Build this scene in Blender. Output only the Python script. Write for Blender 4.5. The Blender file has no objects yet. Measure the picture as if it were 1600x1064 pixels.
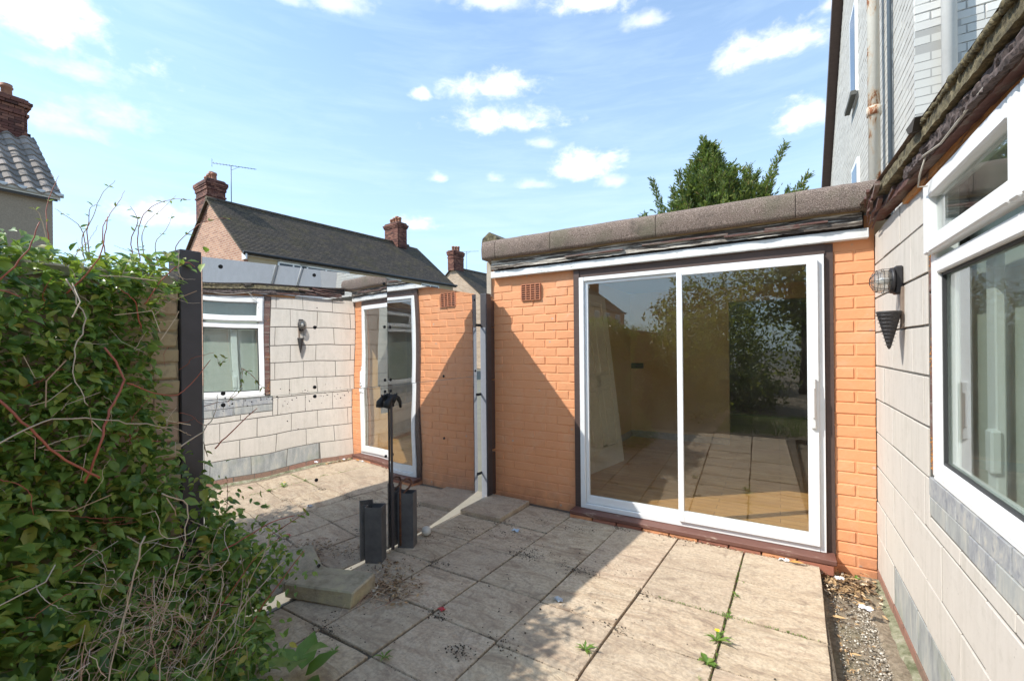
import bpy, bmesh, math, random
import numpy as np
from mathutils import Vector, Matrix, noise as mnoise
random.seed(7); rng = np.random.default_rng(11)
R = math.radians
scn = bpy.context.scene
col = scn.collection

# ------------------------------------------------------------ camera
H = 1.40
yaw, roll = R(31.03), R(-0.567)
fwd = Vector((-math.sin(yaw), math.cos(yaw), 0)); right0 = Vector((math.cos(yaw), math.sin(yaw), 0)); up0 = Vector((0, 0, 1))
camr = right0*math.cos(roll)+up0*math.sin(roll); camu = up0*math.cos(roll)-right0*math.sin(roll)
cd = bpy.data.cameras.new('camera'); cam = bpy.data.objects.new('camera', cd); col.objects.link(cam)
M = Matrix((camr, camu, -fwd)).transposed().to_4x4(); M.translation = Vector((0, 0, H)); cam.matrix_world = M
cd.sensor_width = 36; cd.lens = 692.8/1600*36; cd.shift_y = 12.8/1600; cd.clip_start = .05; cd.clip_end = 3000
scn.camera = cam

# ------------------------------------------------------------ light
SUN = Vector((.772, .66, -1.0)).normalized()           # direction the light travels
sd = bpy.data.lights.new('sun', 'SUN'); sd.energy = 2.9; sd.angle = R(.53); sd.color = (1, .955, .88)
so = bpy.data.objects.new('sun', sd); col.objects.link(so)
so.rotation_euler = SUN.to_track_quat('-Z', 'Y').to_euler()
scn.view_settings.view_transform = 'Standard'; scn.view_settings.look = 'None'; scn.view_settings.gamma = 1
scn.view_settings.use_curve_mapping = False
scn.view_settings.exposure = 1.06

def dirpx(x, y):
    return (fwd+camr*((x-800)/692.8)-camu*((y-544.8)/692.8)).normalized()

W = bpy.data.worlds.new('World'); scn.world = W; W.use_nodes = True
def world_nodes():
    t = W.node_tree; n = t.nodes; L = t.links; n.clear()
    out = n.new('ShaderNodeOutputWorld'); bg = n.new('ShaderNodeBackground'); L.new(bg.outputs[0], out.inputs[0])
    bg.inputs[1].default_value = .15
    sky = n.new('ShaderNodeTexSky'); sky.sky_type = 'NISHITA'; sky.sun_disc = False
    sky.sun_elevation = math.asin(-SUN.z); sky.sun_rotation = math.atan2(-SUN.x, -SUN.y)
    sky.altitude = 0; sky.air_density = 1.0; sky.dust_density = 1.2; sky.ozone_density = 1.6
    tc = n.new('ShaderNodeTexCoord')
    def math_(op, a, b=None, c=None, clamp=False):
        m = n.new('ShaderNodeMath'); m.operation = op; m.use_clamp = clamp
        for i, v in enumerate((a, b, c)):
            if v is None: continue
            if isinstance(v, (int, float)): m.inputs[i].default_value = v
            else: L.new(v, m.inputs[i])
        return m.outputs[0]
    def dot(vec):
        m = n.new('ShaderNodeVectorMath'); m.operation = 'DOT_PRODUCT'; L.new(tc.outputs['Generated'], m.inputs[0]); m.inputs[1].default_value = vec
        return m.outputs['Value']
    def noise(scale, detail, rough=.55, sx=(1, 1, 1), dist=0):
        mp = n.new('ShaderNodeMapping'); mp.inputs['Scale'].default_value = sx; L.new(tc.outputs['Generated'], mp.inputs[0])
        t_ = n.new('ShaderNodeTexNoise'); t_.inputs['Scale'].default_value = scale; t_.inputs['Detail'].default_value = detail
        t_.inputs['Roughness'].default_value = rough; t_.inputs['Distortion'].default_value = dist; L.new(mp.outputs[0], t_.inputs[0])
        return t_.outputs[0]
    n1 = noise(7, 6, .6, (1, 1, 1.7)); n2 = noise(26, 5, .6, (1, 1, 1.6), .3)
    nn = math_('ADD', math_('MULTIPLY', math_('SUBTRACT', n1, .5), 2.6), math_('MULTIPLY', math_('SUBTRACT', n2, .5), 1.9))
    # cumulus puffs: centre, half width, half height (radians), thickness
    C = [(25, 22, .105, .045, 1.0), (88, 62, .02, .015, .6), (160, 180, .055, .03, .45), (120, 205, .06, .02, .42), (130, 118, .06, .016, .42),
         (920, 8, .075, .02, 1.0), (750, 4, .07, .02, .6), (535, 8, .045, .018, .5), (655, 148, .018, .011, .95), (775, 140, .085, .026, 1.0),
         (810, 192, .105, .028, 1.0), (845, 225, .03, .012, .5), (915, 262, .062, .026, 1.0), (960, 285, .03, .014, .5), (1215, 72, .085, .030, 1.0),
         (1155, 92, .05, .014, .7), (1262, 182, .045, .028, 1.0), (1010, 34, .03, .013, .55), (650, 352, .04, .016, .9), (685, 280, .018, .010, .6),
         (775, 280, .022, .010, .5), (1300, 8, .02, .015, .9), (250, 340, .06, .022, .7), (830, 290, .045, .010, .4), (450, 0, .03, .01, .4)]
    # the rest of the sky, behind and beside the camera, carries the same kind of puffs
    rs = random.Random(5); extra = []
    for _ in range(14):
        az = rs.uniform(R(75), R(285)); el = R(rs.uniform(9, 55))
        d = Vector((math.cos(el)*(fwd.x*math.cos(az)-fwd.y*math.sin(az)), math.cos(el)*(fwd.x*math.sin(az)+fwd.y*math.cos(az)), math.sin(el)))
        extra.append((d, rs.uniform(.06, .13), rs.uniform(.02, .045), rs.uniform(.5, 1)))
    acc = None
    for c in [(dirpx(x, y), a, b, k) for x, y, a, b, k in C]+extra:
        d, a, b, k = c
        e1 = d.cross(Vector((0, 0, 1))).normalized(); e2 = e1.cross(d).normalized()
        u = math_('MULTIPLY', dot(e1), .82/a); v = math_('MULTIPLY', dot(e2), .78/b)
        v = math_('MULTIPLY', v, math_('ADD', 1.25, math_('MULTIPLY', math_('SIGN', v), -.35)))
        q = math_('SQRT', math_('ADD', math_('MULTIPLY', u, u), math_('MULTIPLY', v, v)))
        s = math_('ADD', math_('SUBTRACT', 1.12, q), nn)
        s = math_('MULTIPLY', s, math_('GREATER_THAN', dot(d), .3))
        m = n.new('ShaderNodeMapRange'); m.interpolation_type = 'SMOOTHSTEP'; L.new(s, m.inputs[0])
        m.inputs[1].default_value = 0; m.inputs[2].default_value = 1.35; m.inputs[4].default_value = k
        acc = m.outputs[0] if acc is None else math_('MAXIMUM', acc, m.outputs[0])
    # thin high veil, streaked along the horizon
    st = noise(5, 5, .6, (1, 1, 7), .4)
    mv = n.new('ShaderNodeMapRange'); L.new(st, mv.inputs[0]); mv.inputs[1].default_value = .42; mv.inputs[2].default_value = .8; mv.inputs[4].default_value = .22
    veil = mv.outputs[0]
    lo = n.new('ShaderNodeMapRange'); L.new(dot((0, 0, 1)), lo.inputs[0]); lo.inputs[1].default_value = .75; lo.inputs[2].default_value = .0; lo.inputs[3].default_value = .0; lo.inputs[4].default_value = .52
    base = math_('ADD', math_('ADD', math_('MULTIPLY', veil, .8), .14), lo.outputs[0], clamp=True)
    mx1 = n.new('ShaderNodeMix'); mx1.data_type = 'RGBA'; L.new(base, mx1.inputs[0]); 
    # a little more cyan and saturation, as the sky reads in the photograph
    hs = n.new('ShaderNodeMix'); hs.data_type = 'RGBA'; hs.blend_type = 'MULTIPLY'; hs.inputs[0].default_value = 1
    L.new(sky.outputs[0], hs.inputs[6]); hs.inputs[7].default_value = SKYTINT
    L.new(hs.outputs[2], mx1.inputs[6]); mx1.inputs[7].default_value = (3.1, 3.85, 4.6, 1)
    mx2 = n.new('ShaderNodeMix'); mx2.data_type = 'RGBA'; L.new(acc, mx2.inputs[0]); L.new(mx1.outputs[2], mx2.inputs[6]); mx2.inputs[7].default_value = (5.0, 5.05, 5.2, 1)
    L.new(mx2.outputs[2], bg.inputs[0])
SKYTINT = (.58, .80, .92, 1)
world_nodes()

# ------------------------------------------------------------ helpers
def tag(o, label=None, cat=None, group=None, kind=None):
    if label: o['label'] = label
    if cat: o['category'] = cat
    if group: o['group'] = group
    if kind: o['kind'] = kind
    return o
def link(name, data, parent=None, loc=None, rot=None, scale=None):
    o = bpy.data.objects.new(name, data); col.objects.link(o)
    if parent is not None: o.parent = parent
    if loc is not None: o.location = loc
    if rot is not None: o.rotation_euler = rot
    if scale is not None: o.scale = scale
    return o
def empty(name, loc=(0, 0, 0), rz=0):
    o = link(name, None, None, loc, (0, 0, rz)); o.empty_display_size = .1; return o
class MB:
    def __init__(s): s.v = []; s.f = []; s.sm = []
    def add(s, vs, fs, smooth=False):
        b = len(s.v); s.v += [tuple(p) for p in vs]; s.f += [tuple(i+b for i in f) for f in fs]; s.sm += [smooth]*len(fs); return s
    def box(s, a, b):
        x0, y0, z0 = a; x1, y1, z1 = b
        return s.add([(x0,y0,z0),(x1,y0,z0),(x1,y1,z0),(x0,y1,z0),(x0,y0,z1),(x1,y0,z1),(x1,y1,z1),(x0,y1,z1)],
            [(3,2,1,0),(4,5,6,7),(0,1,5,4),(1,2,6,5),(2,3,7,6),(3,0,4,7)])
    def cbox(s, a, b, c=.004, j=0, rnd=None):
        """box with chamfered edges"""
        rnd = rnd or random
        vs = []; idx = {}
        lo = a; hi = b
        for ix in (0, 1):
            for iy in (0, 1):
                for iz in (0, 1):
                    P = [hi[0] if ix else lo[0], hi[1] if iy else lo[1], hi[2] if iz else lo[2]]
                    jj = [rnd.uniform(-j, j) for _ in range(3)]
                    for ax in range(3):
                        q = [P[k]+jj[k] for k in range(3)]
                        for k in range(3):
                            if k != ax: q[k] += c*(-1 if (ix, iy, iz)[k] else 1)
                        idx[(ix, iy, iz, ax)] = len(vs); vs.append(tuple(q))
        fs = []
        def g(i, ax): return idx[(i[0], i[1], i[2], ax)]
        for ax in range(3):
            o = [k for k in range(3) if k != ax]
            for sgn in (0, 1):
                q = []
                for (p, r) in ((0, 0), (1, 0), (1, 1), (0, 1)):
                    i = [0, 0, 0]; i[ax] = sgn; i[o[0]] = p; i[o[1]] = r; q.append(g(i, ax))
                fs.append(tuple(q))
        for ax in range(3):
            o = [k for k in range(3) if k != ax]
            for p in (0, 1):
                for r in (0, 1):
                    i = [0, 0, 0]; i[o[0]] = p; i[o[1]] = r; k2 = list(i); k2[ax] = 1
                    fs.append((g(i, o[0]), g(k2, o[0]), g(k2, o[1]), g(i, o[1])))
        for ix in (0, 1):
            for iy in (0, 1):
                for iz in (0, 1):
                    fs.append(tuple(idx[(ix, iy, iz, a_)] for a_ in range(3)))
        return s.add(vs, fs)
    def tube(s, pts, r, n=6, cap=True, r2=None):
        pts = [Vector(p) for p in pts]; m = len(pts)
        rs = r if isinstance(r, (list, tuple)) else [r+(0 if r2 is None else (r2-r)*i/max(1, m-1)) for i in range(m)]
        base = len(s.v); ref = None; vs = []
        for i, p in enumerate(pts):
            t = (pts[min(i+1, m-1)]-pts[max(i-1, 0)])
            t = t.normalized() if t.length > 1e-9 else Vector((0, 0, 1))
            if ref is None:
                ref = t.orthogonal().normalized()
            ref = (ref-t*ref.dot(t)); ref = ref.normalized() if ref.length > 1e-6 else t.orthogonal().normalized()
            b = t.cross(ref)
            for k in range(n):
                a = 2*math.pi*k/n; vs.append(p+(ref*math.cos(a)+b*math.sin(a))*rs[i])
        fs = []
        for i in range(m-1):
            for k in range(n):
                fs.append((i*n+k, i*n+(k+1) % n, (i+1)*n+(k+1) % n, (i+1)*n+k))
        s.add(vs, fs, n > 4)
        if cap:
            b = base
            s.f.append(tuple(b+k for k in reversed(range(n)))); s.sm.append(False)
            s.f.append(tuple(b+(m-1)*n+k for k in range(n))); s.sm.append(False)
        return s
    def prism(s, poly, ax, a, b):
        """extrude a 2D polygon (the other two axes in order) along axis ax"""
        o = [k for k in range(3) if k != ax]; n = len(poly); vs = []
        for t in (a, b):
            for p in poly:
                q = [0, 0, 0]; q[ax] = t; q[o[0]] = p[0]; q[o[1]] = p[1]; vs.append(tuple(q))
        fs = [tuple(reversed(range(n))), tuple(range(n, 2*n))]+[(i, (i+1) % n, n+(i+1) % n, n+i) for i in range(n)]
        return s.add(vs, fs)
    def lathe(s, prof, c, n=14, axis='Z', smooth=True):
        vs = []; fs = []
        for (r, h) in prof:
            for k in range(n):
                a = 2*math.pi*k/n; p = (r*math.cos(a), r*math.sin(a), h)
                if axis == 'X': p = (h, r*math.cos(a), r*math.sin(a))
                if axis == 'Y': p = (r*math.cos(a), h, r*math.sin(a))
                vs.append((c[0]+p[0], c[1]+p[1], c[2]+p[2]))
        for i in range(len(prof)-1):
            for k in range(n): fs.append((i*n+k, i*n+(k+1) % n, (i+1)*n+(k+1) % n, (i+1)*n+k))
        fs.append(tuple(range(n-1, -1, -1))); m = len(prof)-1; fs.append(tuple(m*n+k for k in range(n)))
        return s.add(vs, fs, smooth)
    def mesh(s, name, mat=None, fix=True):
        me = bpy.data.meshes.new(name); me.from_pydata(s.v, [], s.f)
        me.polygons.foreach_set('use_smooth', s.sm)
        if mat: me.materials.append(mat)
        if fix:
            bm = bmesh.new(); bm.from_mesh(me); bmesh.ops.recalc_face_normals(bm, faces=bm.faces); bm.to_mesh(me); bm.free()
        me.update(); return me
    def build(s, name, mat, parent=None, fix=True, **k):
        return link(name, s.mesh(name, mat, fix), parent, **k)
def sheet(name, mat, P, parent=None, smooth=True):
    """grid mesh from array P[i][j] of points"""
    ni, nj = len(P), len(P[0]); m = MB()
    m.add([p for r_ in P for p in r_], [(i*nj+j, (i+1)*nj+j, (i+1)*nj+j+1, i*nj+j+1) for i in range(ni-1) for j in range(nj-1)], smooth)
    return m.build(name, mat, parent, fix=False)
def nz(x, y=0, z=0): return mnoise.noise(Vector((x, y, z)))

# ------------------------------------------------------------ materials
def newmat(name):
    m = bpy.data.materials.new(name); m.use_nodes = True; t = m.node_tree
    return m, t, t.nodes['Principled BSDF']
class NB:
    def __init__(s, name):
        s.m, s.t, s.b = newmat(name); s.n = s.t.nodes; s.L = s.t.links
        s.tc = s.n.new('ShaderNodeTexCoord'); s.oi = None; s.co = s.tc.outputs['Object']
    def world(s):
        g = s.n.new('ShaderNodeNewGeometry'); s.co = g.outputs['Position']; return s
    def randoff(s, k=37.0):
        s.oi = s.n.new('ShaderNodeObjectInfo')
        v = s.n.new('ShaderNodeVectorMath'); v.operation = 'MULTIPLY_ADD'
        cmb = s.n.new('ShaderNodeCombineXYZ')
        for i in range(3): s.L.new(s.oi.outputs['Random'], cmb.inputs[i])
        s.L.new(cmb.outputs[0], v.inputs[0]); v.inputs[1].default_value = (k, k*.7, k*.3); s.L.new(s.co, v.inputs[2]); s.co = v.outputs[0]; return s
    def noise(s, scale, detail=4, rough=.55, sx=None, dist=0, out=0):
        c = s.co
        if sx:
            mp = s.n.new('ShaderNodeMapping'); mp.inputs['Scale'].default_value = sx; s.L.new(c, mp.inputs[0]); c = mp.outputs[0]
        t = s.n.new('ShaderNodeTexNoise'); t.inputs['Scale'].default_value = scale; t.inputs['Detail'].default_value = detail
        t.inputs['Roughness'].default_value = rough; t.inputs['Distortion'].default_value = dist; s.L.new(c, t.inputs[0]); return t.outputs[out]
    def voro(s, scale, sx=None, feat='F1', out=0):
        c = s.co
        if sx:
            mp = s.n.new('ShaderNodeMapping'); mp.inputs['Scale'].default_value = sx; s.L.new(c, mp.inputs[0]); c = mp.outputs[0]
        t = s.n.new('ShaderNodeTexVoronoi'); t.feature = feat; t.inputs['Scale'].default_value = scale; s.L.new(c, t.inputs[0]); return t.outputs[out]
    def ramp(s, f, stops, interp='LINEAR'):
        r = s.n.new('ShaderNodeValToRGB'); r.color_ramp.interpolation = interp; e = r.color_ramp.elements
        while len(e) < len(stops): e.new(.5)
        for i, (p, c) in enumerate(stops):
            e[i].position = p; e[i].color = (*c, 1) if not isinstance(c, (int, float)) else (c, c, c, 1)
        s.L.new(f, r.inputs[0]); return r.outputs[0]
    def rng(s, f, a, b, c=0, d=1):
        r = s.n.new('ShaderNodeMapRange'); s.L.new(f, r.inputs[0])
        for i, v in enumerate((a, b, c, d)): r.inputs[i+1].default_value = v
        return r.outputs[0]
    def mix(s, f, a, b, mode='MIX'):
        m = s.n.new('ShaderNodeMix'); m.data_type = 'RGBA'; m.blend_type = mode
        for k, v in ((0, f), (6, a), (7, b)):
            if isinstance(v, tuple): m.inputs[k].default_value = (*v[:3], 1)
            elif isinstance(v, (int, float)): m.inputs[k].default_value = v
            else: s.L.new(v, m.inputs[k])
        return m.outputs[2]
    def m_(s, op, a, b):
        m = s.n.new('ShaderNodeMath'); m.operation = op
        for i, v in enumerate((a, b)):
            if isinstance(v, (int, float)): m.inputs[i].default_value = v
            else: s.L.new(v, m.inputs[i])
        return m.outputs[0]
    def sep(s, k):
        x = s.n.new('ShaderNodeSeparateXYZ'); s.L.new(s.co, x.inputs[0]); return x.outputs[k]
    def island(s):
        g = s.n.new('ShaderNodeNewGeometry'); return g.outputs['Random Per Island']
    def objrand(s):
        if not s.oi: s.oi = s.n.new('ShaderNodeObjectInfo')
        return s.oi.outputs['Random']
    def bump(s, f, st=.3, d=.01):
        b = s.n.new('ShaderNodeBump'); b.inputs['Strength'].default_value = st; b.inputs['Distance'].default_value = d
        s.L.new(f, b.inputs['Height']); s.L.new(b.outputs[0], s.b.inputs['Normal']); return s
    def done(s, color, rough=.8, metal=0, spec=None):
        for k, v in (('Base Color', color), ('Roughness', rough), ('Metallic', metal)):
            if isinstance(v, tuple): s.b.inputs[k].default_value = (*v, 1)
            elif isinstance(v, (int, float)): s.b.inputs[k].default_value = v
            else: s.L.new(v, s.b.inputs[k])
        if spec is not None: s.b.inputs['Specular IOR Level'].default_value = spec
        return s.m
def plain(name, c, rough=.6, metal=0, var=.12, scale=30, bump=.1, spec=None):
    b = NB(name); f = b.noise(scale, 5, .6)
    cc = b.mix(f, tuple(x*(1-var) for x in c), tuple(min(1, x*(1+var)) for x in c)); b.bump(f, bump, .003)
    return b.done(cc, rough, metal, spec)

def mat_orange():
    b = NB('orange_masonry_paint').world()
    n1 = b.noise(3, 5); n2 = b.noise(45, 4, .7); n3 = b.noise(9, 6, .65)
    c = b.mix(n1, (.69, .295, .13), (.77, .35, .165))
    c = b.mix(b.rng(b.objrand(), 0, 1, 0, .22), c, (.80, .34, .16))
    c = b.mix(b.rng(n3, .62, .80, 0, .45), c, (.36, .14, .075))
    c = b.mix(b.rng(b.noise(24, 3), .70, .78, 0, .5), c, (.62, .42, .33))
    c = b.mix(b.rng(b.noise(2.1, 8, .8, None, 1.0), .50, .68, 0, .38), c, (.74, .46, .30)); c = b.mix(b.rng(b.noise(60, 3, .6), .62, .75, 0, .35), c, (.80, .50, .33))
    c = b.mix(b.rng(b.voro(7), .10, .05, 0, .8), c, b.mix(b.noise(30, 2), (.30, .11, .06), (.70, .62, .52)))
    # grime and damp near the ground: stays put
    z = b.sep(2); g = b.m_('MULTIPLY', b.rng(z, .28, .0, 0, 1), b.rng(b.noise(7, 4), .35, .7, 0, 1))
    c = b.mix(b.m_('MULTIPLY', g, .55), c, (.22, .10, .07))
    b.bump(b.m_('ADD', n2, b.m_('MULTIPLY', n3, 1.5)), .45, .004); return b.done(c, .72)
def mat_slab():
    b = NB('riven_paving').randoff(23)
    w = b.noise(3.6, 9, .70, (1, 2.6, 1), 1.1); f = b.noise(60, 4, .6); big = b.noise(1.6, 3)
    c = b.ramp(w, [(.34, (.25, .165, .105)), (.42, (.45, .33, .215)), (.50, (.59, .46, .31)), (.57, (.67, .545, .385)), (.66, (.49, .35, .235))])
    rr = b.n.new('ShaderNodeTexWhiteNoise'); rr.noise_dimensions = '1D'; b.L.new(b.objrand(), rr.inputs['W']); c = b.mix(b.rng(b.objrand(), 0, 1, 0, .5), c, (.50, .37, .28)); c = b.mix(b.rng(rr.outputs[0], 0, 1, 0, .34), c, (.40, .34, .24))
    c = b.mix(b.rng(big, .5, .75, 0, .35), c, (.46, .38, .26))
    c = b.mix(b.rng(b.noise(9, 9, .78, None, .8), .52, .68, 0, .75), c, (.22, .155, .11)); c = b.mix(b.rng(b.noise(5, 8, .8, (1, 2, 1), 2), .60, .66, 0, .5), c, (.62, .54, .45))
    sp = b.rng(b.voro(26), .10, .05, 0, 1); c = b.mix(b.m_('MULTIPLY', sp, b.rng(b.noise(3.1, 3), .52, .62, 0, .75)), c, (.10, .08, .06))
    c = b.mix(b.rng(f, .42, .70, 0, .55), c, (.25, .19, .145))
    b.bump(b.m_('ADD', b.m_('MULTIPLY', w, 3.0), b.m_('MULTIPLY', f, .5)), .7, .008); return b.done(c, .85)
def mat_block():
    b = NB('pale_concrete_block').randoff(31)
    f = b.noise(55, 5, .7); v = b.noise(5, 4, .6, (1, 6, .6))
    c = b.mix(v, (.48, .435, .38), (.61, .565, .505)); c = b.mix(b.rng(b.objrand(), 0, 1, 0, .30), c, (.52, .46, .42))
    c = b.mix(b.rng(b.noise(17, 5, .7), .55, .72, 0, .45), c, (.40, .36, .31)); c = b.mix(b.rng(b.noise(3.2, 7, .75, (1, 3.5, .5), .5), .52, .70, 0, .42), c, (.36, .33, .27)); c = b.mix(b.rng(b.voro(21), .07, .04, 0, .55), c, (.22, .2, .17))
    c = b.mix(b.rng(f, .55, .8, 0, .35), c, (.44, .40, .36))
    b.bump(f, .35, .003); return b.done(c, .88)
def mat_greyblock():
    b = NB('grey_plinth_block').randoff(17)
    v = b.noise(6, 6, .7, (1, 2.2, .7)); c = b.ramp(v, [(.3, (.20, .205, .21)), (.5, (.33, .335, .32)), (.7, (.46, .43, .37))])
    c = b.mix(b.rng(b.noise(4, 4), .55, .75, 0, .5), c, (.22, .24, .15)); b.bump(b.noise(60, 4, .7), .4, .003); return b.done(c, .85)
def mat_blueband():
    b = NB('slate_blue_worn_paint').randoff(17)
    v = b.noise(13, 7, .75, (1, 1.7, .8), .5); c = b.ramp(v, [(.32, (.21, .215, .225)), (.47, (.29, .295, .305)), (.57, (.37, .365, .35)), (.68, (.48, .44, .37))])
    c = b.mix(b.rng(b.noise(23, 4), .6, .72, 0, .6), c, (.14, .15, .18)); b.bump(v, .6, .006); return b.done(c, .8)
def mat_brick(name, c1, c2, c3, dark=.3):
    b = NB(name).randoff(13); i = b.objrand()
    c = b.ramp(i, [(0, c1), (.5, c2), (1, c3)]); c = b.mix(b.rng(b.noise(40, 5, .7), .5, .75, 0, dark), c, (.08, .06, .05))
    b.bump(b.noise(70, 4, .7), .4, .003); return b.done(c, .88)
def mat_island_brick(name, c1, c2, c3):
    b = NB(name); c = b.ramp(b.island(), [(0, c1), (.5, c2), (1, c3)]); c = b.mix(b.rng(b.noise(9, 5, .7), .45, .75, 0, .45), c, (.05, .04, .035))
    b.bump(b.noise(50, 4, .7), .4, .005); return b.done(c, .88)
def mat_brickwall(name, c1, c2, cm, sc=1, vary=.5, horiz='XZ'):
    """far brickwork: courses of 75 mm in the wall's own plane"""
    b = NB(name); s_ = b.n.new('ShaderNodeSeparateXYZ'); b.L.new(b.co, s_.inputs[0])
    cb = b.n.new('ShaderNodeCombineXYZ')
    h = b.m_('ADD', s_.outputs[0], s_.outputs[1]); b.L.new(h, cb.inputs[0]); b.L.new(s_.outputs[2], cb.inputs[1])
    t = b.n.new('ShaderNodeTexBrick'); b.L.new(cb.outputs[0], t.inputs[0]); t.inputs['Scale'].default_value = 1
    t.inputs['Brick Width'].default_value = .225*sc; t.inputs['Row Height'].default_value = .075*sc; t.inputs['Mortar Size'].default_value = .008*sc
    t.inputs['Color1'].default_value = (*c1, 1); t.inputs['Color2'].default_value = (*c2, 1); t.inputs['Mortar'].default_value = (*cm, 1); t.inputs['Bias'].default_value = 0
    c = b.mix(b.rng(b.noise(1.2, 5, .65), .4, .7, 0, .4), t.outputs[0], tuple(x*.6 for x in c1)); c = b.mix(b.rng(b.noise(6, 4), .5, .8, 0, .3), c, cm)
    b.bump(t.outputs['Fac'], -.4, .006); return b.done(c, .9)
def mat_leaf(name, stops, rough=.42, trans=.28, tcol=(.20, .32, .03)):
    m = bpy.data.materials.new(name); m.use_nodes = True; t = m.node_tree; n = t.nodes; L = t.links
    p = n['Principled BSDF']; out = n['Material Output']; g = n.new('ShaderNodeNewGeometry'); r = n.new('ShaderNodeValToRGB'); e = r.color_ramp.elements
    while len(e) < len(stops): e.new(.5)
    for i, (q, c) in enumerate(stops): e[i].position = q; e[i].color = (*c, 1)
    oi = n.new('ShaderNodeObjectInfo'); a = n.new('ShaderNodeMath'); a.operation = 'ADD'; L.new(g.outputs['Random Per Island'], a.inputs[0]); L.new(oi.outputs['Random'], a.inputs[1])
    fr = n.new('ShaderNodeMath'); fr.operation = 'FRACT'; L.new(a.outputs[0], fr.inputs[0])
    L.new(fr.outputs[0], r.inputs[0])
    tc = n.new('ShaderNodeTexCoord'); no = n.new('ShaderNodeTexNoise'); no.inputs['Scale'].default_value = 60; L.new(tc.outputs['Object'], no.inputs[0])
    mx = n.new('ShaderNodeMix'); mx.data_type = 'RGBA'; mx.blend_type = 'MULTIPLY'; mx.inputs[0].default_value = .5; L.new(r.outputs[0], mx.inputs[6]); L.new(no.outputs[0], mx.inputs[7])
    L.new(mx.outputs[2], p.inputs['Base Color']); p.inputs['Roughness'].default_value = rough
    tr = n.new('ShaderNodeBsdfTranslucent'); tm = n.new('ShaderNodeMix'); tm.data_type = 'RGBA'; tm.blend_type = 'MULTIPLY'; tm.inputs[0].default_value = 1
    sc_ = n.new('ShaderNodeMix'); sc_.data_type = 'RGBA'; sc_.blend_type = 'MIX'; sc_.inputs[0].default_value = .7; L.new(r.outputs[0], sc_.inputs[6]); sc_.inputs[7].default_value = (*tcol, 1)
    L.new(sc_.outputs[2], tr.inputs[0]); ms = n.new('ShaderNodeMixShader'); ms.inputs[0].default_value = trans
    L.new(p.outputs[0], ms.inputs[1]); L.new(tr.outputs[0], ms.inputs[2]); L.new(ms.outputs[0], out.inputs[0]); return m
def mat_glass(name, tint=(.86, .90, .89), boost=1.7, add=.03, dirt=.05):
    m = bpy.data.materials.new(name); m.use_nodes = True; t = m.node_tree; n = t.nodes; L = t.links; n.remove(n['Principled BSDF']); out = n['Material Output']
    tr = n.new('ShaderNodeBsdfTransparent'); tr.inputs[0].default_value = (*tint, 1); gl = n.new('ShaderNodeBsdfGlossy'); gl.inputs['Roughness'].default_value = .0
    lw = n.new('ShaderNodeLayerWeight'); lw.inputs[0].default_value = .5; pw = n.new('ShaderNodeMath'); pw.operation = 'POWER'; L.new(lw.outputs['Facing'], pw.inputs[0]); pw.inputs[1].default_value = 5
    fr = n.new('ShaderNodeMath'); fr.operation = 'MULTIPLY_ADD'; L.new(pw.outputs[0], fr.inputs[0]); fr.inputs[1].default_value = .96; fr.inputs[2].default_value = .04
    ma = n.new('ShaderNodeMath'); ma.operation = 'MULTIPLY_ADD'; L.new(fr.outputs[0], ma.inputs[0]); ma.inputs[1].default_value = boost; ma.inputs[2].default_value = add; ma.use_clamp = True
    ms = n.new('ShaderNodeMixShader'); L.new(ma.outputs[0], ms.inputs[0]); L.new(tr.outputs[0], ms.inputs[1]); L.new(gl.outputs[0], ms.inputs[2])
    df = n.new('ShaderNodeBsdfDiffuse'); df.inputs[0].default_value = (.55, .52, .46, 1)
    tc = n.new('ShaderNodeTexCoord'); no = n.new('ShaderNodeTexNoise'); no.inputs['Scale'].default_value = 3; no.inputs['Detail'].default_value = 9; no.inputs['Roughness'].default_value = .75; L.new(tc.outputs['Object'], no.inputs[0])
    rg = n.new('ShaderNodeMapRange'); L.new(no.outputs[0], rg.inputs[0]); rg.inputs[1].default_value = .4; rg.inputs[2].default_value = .85; rg.inputs[4].default_value = dirt*4
    rg.inputs[3].default_value = dirt*.4
    m2 = n.new('ShaderNodeMixShader'); L.new(rg.outputs[0], m2.inputs[0]); L.new(ms.outputs[0], m2.inputs[1]); L.new(df.outputs[0], m2.inputs[2]); L.new(m2.outputs[0], out.inputs[0])
    return m
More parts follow.
